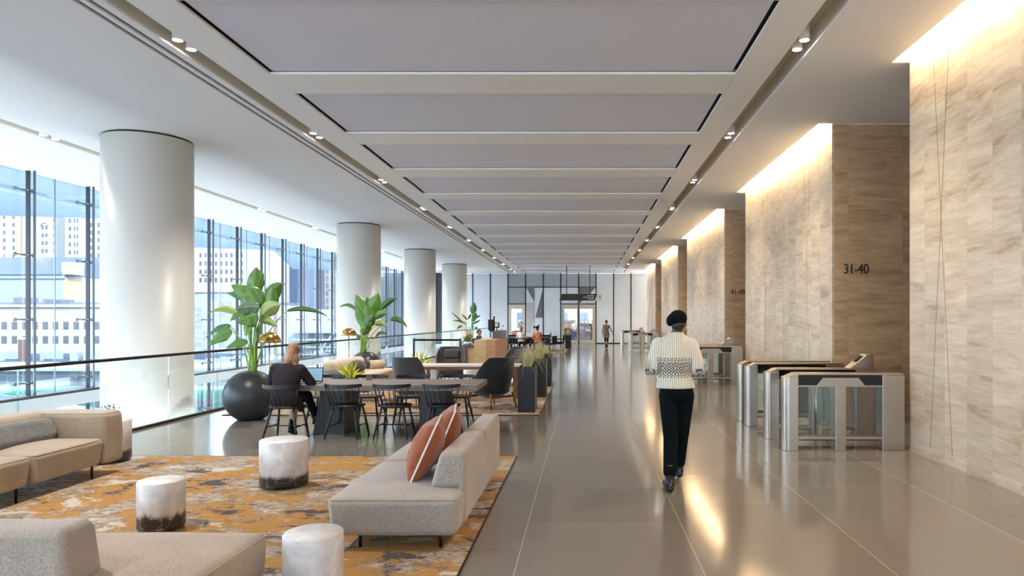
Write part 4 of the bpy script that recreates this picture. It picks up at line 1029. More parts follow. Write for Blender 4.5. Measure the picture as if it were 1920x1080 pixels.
# ================================================================== LEAF HELPERS
def blade(mb, A, B, width, face, droop=0.0, fold=0.42, n=10, m=4, curl=0.0, nrm=None):
    """leaf blade from A to B; face 0 = turned to the aisle, 1 = edge on"""
    A, B = Vector(A), Vector(B); L = (B-A).length; mid = (A+B)/2+Vector((0, 0, droop*L))
    sp = bez(A, mid+(mid-(A+B)/2), B, n) if droop else [A.lerp(B, i/n) for i in range(n+1)]
    rows = []
    for i, p in enumerate(sp):
        t = i/n; d = (sp[min(n, i+1)]-sp[max(0, i-1)]).normalized()
        side = d.cross(Vector((0, -1, 0)));
        if side.length < 0.05: side = Vector((1, 0, 0))
        side.normalize(); nn = d.cross(side).normalized()
        sd = (side*math.cos(face)+nn*math.sin(face)).normalized(); nm = d.cross(sd)
        wd = width/2*(math.sin(math.pi*min(1, (t*0.95+0.04))**0.82)**0.85)*(1.12-0.18*t)
        if i == n: wd = 0.001
        row = []
        for j in range(-m, m+1):
            s = j/m; row.append(p+sd*wd*s+nm*(abs(s)*fold*wd)+nm*(0.10*wd*math.sin(13*t+4*s)*abs(s)))
        rows.append(row)
    mb.grid(rows)
def palm(name_root, Y, pot_px, pot_r, pot_z, leaves, stem_px, stem_y, mats=('leaf_green',)):
    """leaves: (ax, ay, bx, by, width_px, depth, face, droop, mat)"""
    u = Y/F; O = name_root.location
    for i, (ax, ay, bx_, by, wp, dy, face, droop, mt) in enumerate(leaves):
        A = PX(ax, ay, Y)+Vector((0, dy, 0))-O; Bv = PX(bx_, by, Y)+Vector((0, dy*1.6, 0))-O
        mb = MB(); blade(mb, A, Bv, wp*u*1.12, face, droop, n=12, m=4)
        lf = mb.build('leaf', mt, name_root)
        so = lf.modifiers.new('s', 'SOLIDIFY'); so.thickness = 0.0015
        if Y < 20:
            mdp = (A+Bv)/2+Vector((0, 0, droop*(Bv-A).length)); sp_l = bez(A, mdp+(mdp-(A+Bv)/2), Bv, 10) if droop else [A.lerp(Bv, k/10) for k in range(11)]
            MB().tube([q+Vector((0, -0.003, 0.001)) for q in sp_l], [0.006-0.005*k/10 for k in range(11)], 6).build('midrib', 'stem_green', lf)
        base = PX(stem_px+random.uniform(-7, 7)*(11.3/Y), stem_y+4, Y)-O; base.y += random.uniform(-0.08, 0.08)
        mid = base.lerp(A, 0.55); mid.x = base.x+(A.x-base.x)*0.25; mid.z = base.z+(A.z-base.z)*0.72
        pts = bez(base, mid, A, 10)
        th = 0.017 if Y < 20 else 0.02
        MB().tube(pts, [th-(th-0.006)*k/10 for k in range(11)], 7).build('leaf_stalk', 'stem_green', name_root)
def round_pot(r, R, h, mt, dent=False):
    prof = []
    for i in range(19):
        a = -math.pi/2*0.72+(math.pi/2*0.72+math.pi/2*0.80)*i/18
        prof.append((R*math.cos(a), R*math.sin(a)))
    zmin = prof[0][1]; zs = h/(prof[-1][1]-zmin)
    prof = [(0, 0)]+[(x, (z-zmin)*zs) for x, z in prof]
    tr = prof[-1][0]; prof += [(tr-0.03, h-0.01), (tr-0.05, h-0.10), (0.0, h-0.10)]
    m_ = MB().lathe(prof, n=64)
    if dent:
        for q in range(len(m_.v)):
            v = m_.v[q]; a = math.atan2(v.y, v.x)
            if v.z > h*0.45: v.z -= 0.055*math.cos(2*(a-0.9))*(v.z/h)*(math.hypot(v.x, v.y)/R)
    m_.build('planter', mt, r)
    MB().lathe([(0, h-0.09), (tr-0.05, h-0.09), (tr-0.05, h-0.085), (0, h-0.085)], n=32).build('soil', 'soil', r)
YP = 11.35
p1 = thing('potted_palm', 'largest broad leafed palm in a black spherical planter behind the seated woman', 'potted plant', (wx(470, YP), YP, 0.0))
round_pot(p1, 0.425, 0.80, 'planter_black')
palm(p1, YP, 470, 0, 0, [
    (470, 546, 472, 499, 27, 0.10, 0.15, 0, 'leaf_green'), (472, 548, 484, 510, 15, 0.12, 0.6, 0, 'leaf_green'), (487, 574, 464, 538, 30, -0.05, 0.1, 0.10, 'leaf_green'), (492, 578, 480, 540, 30, -0.02, 0.1, 0.02, 'leaf_green'),
    (495, 572, 522, 530, 24, 0.08, 0.35, 0.12, 'leaf_green'), (506, 578, 511, 538, 22, 0.0, 0.2, 0.05, 'leaf_green'), (474, 573, 428, 534, 26, 0.05, 0.2, 0.10, 'leaf_green'),
    (456, 560, 411, 549, 16, 0.15, 0.5, 0.10, 'leaf_dark'), (458, 592, 400, 588, 12, -0.1, 0.5, 0.2, 'leaf_olive'), (462, 578, 441, 602, 16, -0.1, 0.3, 0.1, 'leaf_green'), (429, 612, 380, 634, 12, 0.05, 0.5, 0.15, 'leaf_dark'),
    (440, 620, 399, 648, 20, -0.1, 0.25, 0.08, 'leaf_green'), (497, 577, 459, 581, 24, -0.2, 0.3, 0.06, 'leaf_grey'), (496, 590, 465, 606, 30, -0.22, 0.15, 0.06, 'leaf_green'), (498, 594, 538, 573, 24, -0.15, 0.3, 0.12, 'leaf_olive'),
    (536, 583, 612, 594, 9, 0.05, 0.5, 0.10, 'leaf_dark'), (492, 602, 529, 613, 15, -0.1, 0.4, 0.10, 'leaf_olive'), (477, 594, 478, 630, 18, -0.2, 0.2, 0, 'leaf_green'), (475, 640, 442, 652, 15, -0.2, 0.4, 0.1, 'leaf_green'),
    (470, 575, 450, 556, 22, 0.15, 0.3, 0.1, 'leaf_dark')], 474, 702)
YP = 18.55
p2 = thing('potted_palm', 'second broad leafed palm in a black dented planter beside the small gold lamp', 'potted plant', (wx(686, YP), YP, 0))
round_pot(p2, 0.44, 0.78, 'planter_black', True)
palm(p2, YP, 686, 0, 0, [
    (684, 590, 667, 552, 20, 0, 0.1, 0, 'leaf_green'), (690, 588, 708, 549, 24, 0.05, 0.1, -0.05, 'leaf_green'), (698, 588, 684, 556, 16, 0.1, 0.3, 0, 'leaf_dark'), (713, 581, 744, 560, 11, 0, 0.4, 0.12, 'leaf_dark'), (672, 585, 635, 577, 6, 0, 0.4, 0.25, 'leaf_dark'),
    (732, 600, 764, 615, 10, 0, 0.35, 0.2, 'leaf_dark'), (686, 614, 671, 572, 17, -0.1, 0.2, 0.05, 'leaf_green'), (694, 606, 690, 572, 22, -0.1, 0.1, 0, 'leaf_green'), (706, 598, 730, 589, 12, -0.1, 0.3, 0.2, 'leaf_green'), (706, 610, 730, 613, 10, -0.1, 0.3, 0.2, 'leaf_olive'),
    (683, 622, 702, 606, 16, -0.15, 0.2, 0.1, 'leaf_green'), (704, 632, 726, 629, 5, 0, 0.3, 0.3, 'leaf_dark'), (680, 640, 667, 627, 8, 0, 0.3, 0.1, 'leaf_dark'), (690, 612, 708, 590, 18, -0.2, 0.2, 0, 'leaf_dark'), (684, 628, 694, 612, 14, -0.2, 0.2, 0, 'leaf_green'),
    (678, 602, 672, 606, 7, 0, 0.2, 0, 'leaf_dark')], 681, 664)
YP = 33.0
p3 = thing('potted_palm', 'distant slender palm in a blue grey spherical planter beside the reception desk', 'potted plant', (wx(881, YP), YP, 0))
round_pot(p3, 0.41, 0.80, 'planter_blue')
palm(p3, YP, 881, 0, 0, [
    (885.5, 588, 890, 567, 11, 0, 0.05, 0, 'leaf_dark'), (887, 599, 893, 586, 8, 0, 0.1, 0, 'leaf_dark'), (889, 597, 902, 591, 3.5, 0, 0.2, 0, 'leaf_dark'), (887, 607, 901, 600, 3.5, 0, 0.2, 0, 'leaf_dark'), (877, 600, 865, 588, 3, 0, 0.2, 0, 'leaf_dark'),
    (866, 602, 846, 585, 2.6, 0, 0.2, 0.0, 'leaf_dark'), (875, 608, 848, 601, 3.5, 0, 0.2, 0.1, 'leaf_dark'), (866, 612, 856, 618, 4, 0, 0.2, 0.2, 'leaf_dark'), (878, 598, 884, 588, 4, 0, 0.2, 0, 'leaf_dark'), (884, 601, 893, 597, 6, 0, 0.2, 0, 'leaf_dark'), (890, 616, 896, 614, 4, 0, 0.2, 0, 'leaf_dark')], 881, 634)
# ================================================================== BRASS DOME LAMPS
def dome(px, Y, py_top, Rpx, lab):
    R = Rpx*Y/F; zt = wz(py_top, Y)
    r = thing('dome_lamp', lab, 'floor lamp', (wx(px, Y), Y, 0.0), 0, 'brass dome floor lamps')
    prof = [(R*math.cos(a), zt-R+R*math.sin(a)) for a in [math.pi/2*i/12 for i in range(13)]]
    prof[-1] = (0.0, zt)
    o = MB().lathe([(R*0.985, zt-R)]+prof, n=48).build('lamp_shade', 'brass', r)
    so = o.modifiers.new('s', 'SOLIDIFY'); so.thickness = 0.004
    MB().cyl((0, 0, 0.02), (0, 0, zt-R*0.2), 0.011, n=10).build('pole', 'brass', r)
    MB().lathe([(0, 0), (0.16, 0), (0.16, 0.015), (0, 0.02)], n=36).build('base', 'brass', r)
    MB().sphere((0, 0, zt-R*0.55), R*0.22, 14, 10).build('bulb', 'ceramic_white', r)
dome(505, 12.7, 622, 20.5, 'larger brass dome floor lamp beside the largest palm, above the seated woman')
dome(654, 17.95, 615, 14, 'smaller brass dome floor lamp left of the second palm')
# ================================================================== COMMUNAL TABLE
T0, T1, TY0, TY1, TH = -4.12, -1.52, 9.64, 10.68, 0.725
tb = thing('communal_table', 'long dark stained wood communal table on two trestle slab legs', 'table', (T0, TY0, 0))
LW, LD = T1-T0, TY1-TY0
for k in range(4): MB().box(0.0, LW, k*LD/4+0.001, (k+1)*LD/4-0.001, TH-0.078, TH).build('top_plank', 'table_dark', tb, bevel=0.003)
MB().box(0.0005, LW-0.0005, 0.002, LD-0.002, TH-0.077, TH-0.002).build('top_core', 'table_edge', tb)
for k, (xa, xb, sg) in enumerate(((0.22, 0.66, -1), (1.74, 2.18, 1))):
    m_ = MB()
    if sg < 0: poly = [(xa-0.02, 0), (xb, 0), (xb, TH-0.079), (xa+0.10, TH-0.079)]
    else: poly = [(xa, 0), (xb+0.02, 0), (xb-0.10, TH-0.079), (xa, TH-0.079)]
    m_.prism_y(poly, 0.20, 0.84); m_.build('slab_leg', 'leg_black', tb, bevel=0.005)
# laptop in front of the seated woman
lp = thing('laptop', 'open laptop with pale screen in front of the seated woman', 'laptop', (-4.02, 9.98, TH), math.radians(8))
MB().box(-0.16, 0.16, -0.11, 0.11, 0, 0.014).build('base', 'steel', lp, bevel=0.003)
l_ = MB(); l_.box(-0.16, 0.16, 0, 0.008, 0, 0.215); o = l_.build('lid', 'screen_black', lp, loc=(0, 0.112, 0.012)); o.rotation_euler = (math.radians(-14), 0, 0)
MB().box(-0.148, 0.148, -0.002, -0.0005, 0.014, 0.203).build('screen', 'screen_blue', o)
# small tent card on the table
tc_ = thing('table_card', 'small dark folded card standing on the far edge of the long table', 'card', (wx(692, 10.55), 10.55, TH), 0.25)
MB().prism_x([(-0.03, 0), (0.03, 0), (0.0, 0.075)], -0.045, 0.045).build('card', 'dark_stone', tc_)
MB().box(-0.04, 0.04, -0.006, -0.005, 0.0, 0.0).build('card_edge', 'paper', tc_) if False else None
# ================================================================== SPINDLE CHAIRS  (local: sitter looks along +y)
def spindle_chair():
    r = thing('spindle_chair', '-', 'chair')
    st = MB(); rows = []
    n = 36
    def R(a):
        x, y = math.cos(a), math.sin(a); k = 1.0 if y > 0 else 0.93
        return (0.235*math.copysign(abs(x)**0.85, x), 0.215*math.copysign(abs(y)**0.85, y)*k)
    ring = [R(2*math.pi*i/n) for i in range(n)]
    vs = []
    for sc_, z in ((0.0, 0.425), (0.86, 0.425), (1.0, 0.438), (1.0, 0.452), (0.96, 0.458), (0.6, 0.448), (0.0, 0.444)):
        for x, y in ring: vs.append((x*sc_, y*sc_, z))
    st.add(vs, [(k*n+i, k*n+(i+1) % n, (k+1)*n+(i+1) % n, (k+1)*n+i) for k in range(6) for i in range(n)], True)
    st.build('seat', 'black_wood', r)
    tops = [(-0.15, -0.13), (0.15, -0.13), (-0.16, 0.13), (0.16, 0.13)]; feet = [(-0.235, -0.235), (0.235, -0.235), (-0.225, 0.21), (0.225, 0.21)]
    for (a, b_), (c, d) in zip(tops, feet): MB().tube([(c, d, 0), (c*0.6+a*0.4, d*0.6+b_*0.4, 0.19), (a, b_, 0.43)], [0.0115, 0.0175, 0.0145], 10).build('leg', 'black_wood', r)
    def lp_(i, t): return Vector((tops[i][0]*t+feet[i][0]*(1-t), tops[i][1]*t+feet[i][1]*(1-t), 0.43*t))
    s_ = MB(); s_.cyl(lp_(0, 0.4), lp_(2, 0.4), 0.009, n=8); s_.cyl(lp_(1, 0.4), lp_(3, 0.4), 0.009, n=8); s_.cyl(lp_(0, 0.4).lerp(lp_(2, 0.4), 0.5), lp_(1, 0.4).lerp(lp_(3, 0.4), 0.5), 0.009, n=8); s_.build('stretcher', 'black_wood', r)
    def crest(t): a = t*0.98; return Vector((0.262*math.sin(a)/math.sin(0.98), -0.165-0.16*(math.cos(a)-math.cos(0.98))/(1-math.cos(0.98)), 0.0))
    for k in range(7):
        t = -1+2*k/6; bx_ = 0.185*t; by_ = -0.185+0.05*t*t
        c = crest(t*0.86); MB().cyl((bx_, by_, 0.45), (c.x, c.y+0.004, 0.715), 0.0065 if 0 < k < 6 else 0.009, n=8).build('spindle', 'black_wood', r)
    rows = []
    for i in range(17):
        t = -1+2*i/16; c = crest(t); d = (crest(min(1, t+0.05))-crest(max(-1, t-0.05))).normalized(); nn = Vector((-d.y, d.x, 0))*0.009
        dz = 0.045*(1-0.35*t*t)
        rows.append([c-nn+Vector((0, 0, 0.752-dz)), c+nn+Vector((0, 0, 0.752-dz)), c+nn+Vector((0, 0, 0.764)), c-nn+Vector((0, 0, 0.764)), c-nn+Vector((0, 0, 0.752-dz))])
    m_ = MB().grid(rows, False); m_.add(rows[0][:4], [(0, 1, 2, 3)]); m_.add(rows[-1][:4], [(3, 2, 1, 0)])
    m_.build('crest_rail', 'black_wood', r, bevel=0.003)
    return r
ch = spindle_chair()
G = 'black spindle chairs at the long table'
near = [(-4.17, 'black spindle chair in which the woman with the laptop sits'), (-3.35, 'black spindle chair, near side of the long table, beside the seated woman'), (-2.68, 'black spindle chair, near side of the long table, middle of the empty three'), (-1.99, 'black spindle chair, near side of the long table, behind the rust pillows')]
for i, (x, lab) in enumerate(near):
    yy_ = 9.66 if i else 9.56
    if i == 0: ch.location = (x, yy_, 0); ch['label'] = lab; ch['group'] = G
    else: dup(ch, (x, yy_, 0), random.uniform(-0.06, 0.06), lab, G)
for i, (x, lab) in enumerate([(-4.12, 'black spindle chair, far side of the long table, across from the seated woman'), (-3.43, 'black spindle chair, far side of the long table, behind the left slab leg'), (-2.76, 'black spindle chair, far side of the long table, between the slab legs'), (-2.03, 'black spindle chair, far side of the long table, at the right end')]):
    dup(ch, (x, 10.82, 0), math.pi+random.uniform(-0.05, 0.05), lab, G)
# ================================================================== WINGBACK LOUNGE CHAIRS (local: sitter looks along +y)
def wingback(fab, legm, name='lounge_chair'):
    r = thing(name, '-', 'lounge chair')
    rows = []; nu, nv = 28, 16
    for j in range(nv+1):
        v = j/nv; row = []
        for i in range(nu+1):
            u = -1+2*i/nu; au = abs(u)
            a = u*math.radians(112)
            ztop = 0.965 if au < 0.42 else 0.965-(0.965-0.60)*min(1, ((au-0.42)/0.4))**1.3
            z0 = 0.30
            z = z0+(ztop-z0)*v
            zz_ = (z-z0)/(0.965-z0)
            rx = 0.28+0.085*math.sin(min(1, zz_*1.6)*math.pi/2)+0.02*zz_; ry = 0.30+0.05*zz_
            x = rx*math.sin(a)*(1.0 if au < 0.6 else 1.0); y = -ry*math.cos(a)-0.07*zz_+0.02
            row.append(Vector((x, y, z)))
        rows.append(row)
    o = MB().grid(rows).build('shell', fab, r); so = o.modifiers.new('s', 'SOLIDIFY'); so.thickness = 0.04; so.offset = 0
    bv = o.modifiers.new('b', 'BEVEL'); bv.width = 0.016; bv.segments = 3; bv.limit_method = 'ANGLE'; bv.angle_limit = 1.0
    rows = []
    bt = MB(); vs = []; n = 36
    for k in range(9):
        t = k/8; z = 0.19+0.14*t; rr = (0.10+0.21*math.sin(t*math.pi/2))
        for i in range(n): vs.append((rr*1.12*math.cos(2*math.pi*i/n), rr*1.08*math.sin(2*math.pi*i/n)+0.02, z))
    bt.add(vs, [(k*n+i, k*n+(i+1) % n, (k+1)*n+(i+1) % n, (k+1)*n+i) for k in range(8) for i in range(n)]+[tuple(range(n))[::-1], tuple(range(8*n, 9*n))], True)
    bt.build('underseat', fab, r)
    MB().rbox(-0.27, 0.27, -0.22, 0.36, 0.31, 0.44, 0.06, 4, 8, seat_fn(0.02, 0, 2)).build('seat_cushion', fab, r)
    def bfn(u, v, w, q, hh): return (q.x, q.y-0.12*(w+1)/2, q.z)
    def bf(u, v, w, q, hh): return (q[0], q[1]-0.03*(w+1)/2, q[2])
    MB().rbox(-0.2, 0.2, -0.265, -0.17, 0.43, 0.64, 0.045, 4, 6, bf).build('back_cushion', fab, r)
    MB().rbox(-0.19, 0.19, -0.30, -0.20, 0.66, 0.89, 0.05, 4, 6, bf).build('headrest', fab, r)
    for x, y in ((-0.29, 0.27), (0.29, 0.27), (-0.27, -0.30), (0.27, -0.30)):
        MB().tube([(x*1.1, y*1.12, 0), (x*0.92, y*0.9, 0.30)], [0.013, 0.019], 10).build('leg', legm, r)
    cr = MB(); 
    for y in (0.255, -0.285): cr.rbox(-0.27, 0.27, y-0.012, y+0.012, 0.205, 0.25, 0.008, 2, 1)
    cr.build('crossbar', legm, r)
    return r
wa = wingback('dark_felt', 'walnut'); wa.location = (wx(922, 12.75), 12.75, RZ); wa.rotation_euler = (0, 0, math.radians(48)); wa.scale = (1.04, 1.04, 0.99)
tag(wa, 'black high backed lounge chair on walnut legs beside the near black planter', 'lounge chair', 'wingback lounge chairs')
wb = wingback('grey_felt', 'walnut'); wb.location = (wx(769, 12.9), 12.9, RZ); wb.rotation_euler = (0, 0, math.radians(-6)); wb.scale = (0.80, 0.9, 0.985)
tag(wb, 'grey high backed lounge chair seen from behind, past the long table', 'lounge chair', 'wingback lounge chairs')
wc = wingback('brown_felt', 'dark_bronze'); wc.location = (wx(845, 17.4), 17.4, RZ); wc.rotation_euler = (0, 0, math.radians(184)); wc.scale = (1.0, 1.0, 0.985)
tag(wc, 'dark brown lounge chair facing the camera, with padded headrest, behind the walnut console', 'lounge chair', 'wingback lounge chairs')
wd = wingback('grey_felt', 'dark_bronze'); wd.location = (wx(962, 17.2), 17.2, RZ); wd.rotation_euler = (0, 0, math.radians(140)); wd.scale = (1.0, 1.0, 0.99)
tag(wd, 'dark grey lounge chair partly hidden behind the black chair and grass planters', 'lounge chair', 'wingback lounge chairs')
# walnut console
ct = thing('console_table', 'narrow walnut console table with pale top among the lounge chairs', 'table', (-3.35, 13.65, RZ))
MB().box(0, 2.05, 0, 0.62, 0.70, 0.735).build('stone_top', 'dark_stone' if False else 'ceramic_white', ct, bevel=0.003)
MB().box(0.0, 2.05, -0.002, 0.622, 0.645, 0.6995).build('apron', 'walnut_grain', ct)
for x in (0.1, 1.95):
    for y in (0.06, 0.56): MB().box(x-0.03, x+0.03, y-0.03, y+0.03, 0, 0.644).build('leg', 'walnut_grain', ct)
# coffee table on the left
cf = thing('coffee_table', 'low pale topped coffee table on walnut legs in the lounge', 'table', (wx(698, 13.7), 13.9, RZ))
MB().rbox(-0.5, 0.5, -0.3, 0.3, 0.325, 0.36, 0.015, 3, 2).build('top', 'ceramic_white', cf)
for x in (-0.43, 0.43):
    for y in (-0.22, 0.22): MB().tube([(x*1.05, y*1.1, 0), (x, y, 0.325)], [0.015, 0.022], 8).build('leg', 'walnut', cf)
# beige sofas of the lounge
s4 = thing('sofa', 'beige lounge sofa beside the second palm, with brown cushions', 'sofa', (-4.9, 15.35, RZ))
for k, (y0, y1) in enumerate(((0, 1.14), (1.15, 2.3))):
    MB().rbox(-1.0, 0.0, y0, y1, 0.11, 0.40, 0.06, 4, 8, seat_fn(0.025, 0.03, k)).build('seat', 'beige_fabric', s4)
MB().rbox(-1.08, -0.76, 0.1, 2.3, 0.34, 0.70, 0.11, 5, 8).build('backrest', 'beige_fabric', s4)
legs(s4, [(-0.1, 0.15), (-0.9, 0.15), (-0.1, 2.1), (-0.9, 2.1)])
cu = thing('bolster_pillow', 'tan cylindrical bolster on the lounge sofa beside the second palm', 'pillow', (-5.24, 17.1, RZ+0.52)); MB().cyl((-0.12, -0.16, 0), (0.12, 0.2, 0), 0.115, n=24).build('cover', 'beige_fabric', cu); MB().sphere((-0.13, -0.175, 0), (0.1, 0.03, 0.1), 14, 8).build('end_cap', 'brown_felt', cu)
cu = thing('bolster_pillow', 'dark brown round cushion on the lounge sofa behind the yellow plant', 'pillow', (-5.3, 15.9, RZ+0.55)); MB().sphere((0, 0, 0), (0.2, 0.25, 0.16), 20, 12).build('cover', 'brown_felt', cu)
s5 = thing('armchair', 'low beige armchair left of the woven basket, behind the long table', 'armchair', (wx(580, 13.2), 13.0, RZ))
MB().rbox(-0.42, 0.42, -0.4, 0.42, 0.11, 0.40, 0.07, 4, 8, seat_fn(0.02, 0.03, 1)).build('seat', 'beige_fabric', s5)
MB().rbox(-0.46, -0.22, -0.42, 0.42, 0.38, 0.69, 0.10, 5, 6).build('backrest', 'beige_fabric', s5)
MB().rbox(-0.2, 0.4, 0.25, 0.42, 0.38, 0.58, 0.08, 5, 6).build('armrest', 'beige_fabric', s5)
legs(s5, [(-0.3, -0.3), (0.3, -0.3), (-0.3, 0.3), (0.3, 0.3)], 0.12)
bk = thing('woven_basket', 'round grey woven basket between the beige armchair and the lounge sofa', 'basket', (wx(625, 14.4), 14.4, RZ))
MB().lathe([(0, 0), (0.2, 0), (0.25, 0.12), (0.255, 0.3), (0.2, 0.5), (0.19, 0.58), (0.175, 0.58), (0.18, 0.5), (0.0, 0.45)], n=40).build('basket_body', 'basket_weave' if 'basket_weave' in M else 'grey_velvet', bk)
for k in range(9): MB().lathe([(0.2+0.055*math.sin(min(1, (k+1)/6)*math.pi/2), 0.03+k*0.05), (0.212+0.055*math.sin(min(1, (k+1)/6)*math.pi/2), 0.045+k*0.05), (0.2+0.055*math.sin(min(1, (k+1)/6)*math.pi/2), 0.06+k*0.05)], n=40).build('woven_band', 'cloth_taupe', bk)
# spiky yellow plants in pots on small pedestals
def spiky(px, Y, zb, n, L, lab, grp=None):
    r = thing('spiky_plant', lab, 'potted plant', (wx(px, Y), Y, zb), 0, grp)
    MB().lathe([(0, 0), (0.09, 0), (0.12, 0.15), (0.11, 0.15), (0.10, 0.12), (0, 0.12)], n=28).build('pot', 'dark_stone', r)
    for k in range(n):
        a = 2*math.pi*k/n+random.uniform(-.2, .2); el = random.uniform(0.35, 1.35); l_ = L*random.uniform(0.8, 1.2)
        tip = Vector((math.cos(a)*math.cos(el)*l_, math.sin(a)*math.cos(el)*l_, 0.13+math.sin(el)*l_)); b0 = Vector((math.cos(a)*0.03, math.sin(a)*0.03, 0.12))
        mb = MB(); blade(mb, b0, tip, 0.032, random.uniform(0.0, 0.8), 0.10, n=8, m=2); o = mb.build('leaf', 'leaf_yellow', r); s_ = o.modifiers.new('s', 'SOLIDIFY'); s_.thickness = 0.002
    return r
pd = thing('side_table', 'small dark pedestal side table under the yellow spiky plant', 'table', (wx(657, 12.3), 12.3, RZ)); MB().lathe([(0, 0), (0.16, 0), (0.16, 0.02), (0.02, 0.04), (0.02, 0.42), (0.2, 0.43), (0.2, 0.45), (0, 0.45)], n=32).build('pedestal', 'black_metal', pd)
spiky(657, 12.3, RZ+0.4505, 17, 0.32, 'bright yellow green spiky plant beyond the middle of the long table')
pd = thing('side_table', 'small dark pedestal side table behind the grey lounge chair', 'table', (wx(790, 14.6), 14.6, RZ)); MB().lathe([(0, 0), (0.16, 0), (0.16, 0.02), (0.02, 0.04), (0.02, 0.44), (0.2, 0.45), (0.2, 0.47), (0, 0.47)], n=32).build('pedestal', 'black_metal', pd)
spiky(787, 14.6, RZ+0.4705, 12, 0.40, 'yellow green spiky plant rising behind the grey lounge chair')
sp_ = thing('leafy_plant', 'small dark leafy plant just visible behind the left sofa armrest', 'potted plant', (-5.50, 7.92, RZ+0.4805))
MB().lathe([(0, 0), (0.05, 0), (0.06, 0.06), (0.05, 0.06), (0, 0.05)], n=20).build('pot', 'ceramic_white', sp_)
m_ = MB()
for k in range(46):
    a = random.uniform(0, 6.28); el = random.uniform(0.5, 1.5); l_ = random.uniform(0.07, 0.13); tip = Vector((math.cos(a)*math.cos(el)*l_, math.sin(a)*math.cos(el)*l_, 0.05+math.sin(el)*l_))
    q = tip+Vector((random.uniform(-.02, .02), random.uniform(-.02, .02), random.uniform(-.01, .02))); blade(m_, tip, q+Vector((0.02*math.cos(a), 0.02*math.sin(a), 0)), 0.014, random.uniform(0, 1.2), n=3, m=1)
    m_.tube([(0, 0, 0.05), tip], 0.0012, 3)
m_.build('foliage', 'leaf_dark', sp_)
# ================================================================== TALL BLACK PLANTERS WITH GRASS
def grass_planter(x0, y0, w_, d_, h_, lab, n=190, L=0.30):
    r = thing('grass_planter', lab, 'planter', (x0+w_/2, y0+d_/2, RZ), 0, 'tall black planters with grass')
    MB().box(-w_/2, w_/2, -d_/2, d_/2, 0, h_).build('planter_box', 'ash_black', r, bevel=0.004)
    MB().box(-w_/2+0.02, w_/2-0.02, -d_/2+0.02, d_/2-0.02, h_, h_+0.004).build('soil', 'soil', r)
    m_ = MB()
    for k in range(n):
        bx_, by_ = random.uniform(-w_/2+.05, w_/2-.05)*0.7, random.uniform(-d_/2+.05, d_/2-.05)
        a = random.uniform(0, 6.283); out = random.uniform(0.2, 1.25); l_ = L*random.uniform(0.7, 1.15)
        p0 = Vector((bx_, by_, h_)); p1 = p0+Vector((math.cos(a)*out*l_*0.35, math.sin(a)*out*l_*0.35, l_*0.95)); p2 = p0+Vector((math.cos(a)*out*l_*0.95, math.sin(a)*out*l_*0.95, l_*(0.95-0.95*out**2+0.05)))
        pts = bez(p0, p1, p2, 5); side = Vector((-math.sin(a), math.cos(a), 0)); rows = []
        for i, p in enumerate(pts):
            wd = 0.0042*(1-i/5.0)+0.0006; rows.append([p-side*wd, p+side*wd])
        m_.grid(rows)
    m_.build('grass', 'grass_blond', r)
grass_planter(-1.18, 12.07, 0.30, 0.62, 0.80, 'tall black planter with blond grass, nearest of the row beside the aisle', 240, 0.40)
grass_planter(-1.12, 14.47, 0.30, 0.62, 0.80, 'tall black planter with blond grass, middle of the row beside the aisle', 220, 0.42)
grass_planter(-1.12, 16.76, 0.30, 0.60, 0.80, 'tall black planter, third of the row beside the aisle', 100, 0.25)
grass_planter(-1.12, 39.6, 0.34, 0.60, 0.76, 'distant tall black planter with grass before the double door', 140, 0.40)
# ================================================================== BELT BARRIER
Yb = 24.5
bb = thing('belt_barrier', 'black retractable belt barrier between two posts near the railing', 'barrier', (wx(776, Yb), Yb, 0)); Wb = wx(863, Yb)-wx(776, Yb)
for x in (0, Wb):
    q = MB(); q.cyl((x, 0, 0.03), (x, 0, 1.0), 0.035, n=16); q.lathe([(0, 0), (0.16, 0), (0.15, 0.03), (0, 0.035)], (x, 0, 0), 28); q.build('post', 'dark_bronze', bb)
MB().box(0.03, Wb-0.03, -0.003, 0.003, 0.90, 0.965).build('belt', 'cloth_black', bb)
# ================================================================== RECEPTION DESK
rd = thing('reception_desk', 'oak reception desk with a dark stone counter left of the aisle', 'desk', (-2.62, 20.0, 0))
MB().box(-0.27, 0.0, 0.0, 3.1, 0, 1.07).build('aisle_panel', 'oak_pink', rd)
MB().box(-0.62, -0.271, 0.0, 3.1, 0, 1.06).build('tall_block', 'oak_light', rd)
MB().box(-0.86, -0.621, 0.22, 1.6, 0.828, 0.90).build('low_counter', 'dark_stone', rd) if False else None
MB().box(-0.90, -0.6205, 0.0, 1.55, 0.83, 0.91).build('counter_end', 'dark_stone', rd)
MB().box(-0.84-0.0, -0.6205, 0.08, 0.12, 0, 0.829).build('front_board', 'oak_light', rd)
q = MB().box(-1.0+0.0, -0.9005, 0.0, 1.55, 0.83, 0.91); q.box(-1.0, -0.84, 0.0, 1.55, 0, 0.829); q.build('stone_leg', 'dark_stone', rd)
MB().box(-0.24, 0.0, 1.2, 2.98, 1.0705, 1.31).build('top_cabinet', 'dark_stone', rd, bevel=0.003)
MB().box(-0.75, -0.62, 1.2, 1.5, 0.911, 1.15).build('monitor_shroud', 'brown_felt', rd)
YR = 22.9
def deskitem(px0, px1, py0, py1, Y, d, mt, name, lab, cat, zc=None):
    x0, x1, z1, z0 = wx(px0, Y), wx(px1, Y), wz(py0, Y), wz(py1, Y); r = thing(name, lab, cat, ((x0+x1)/2, Y, z0)); MB().rbox(-(x1-x0)/2, (x1-x0)/2, 0, d, 0, z1-z0, 0.012, 2, 1).build('case', mt, r); return r
YM = 21.2
r = deskitem(915, 925, 599, 619.5, YM, 0.08, 'dark_bronze', 'monitor', 'tall dark upright screen on the reception desk', 'monitor')
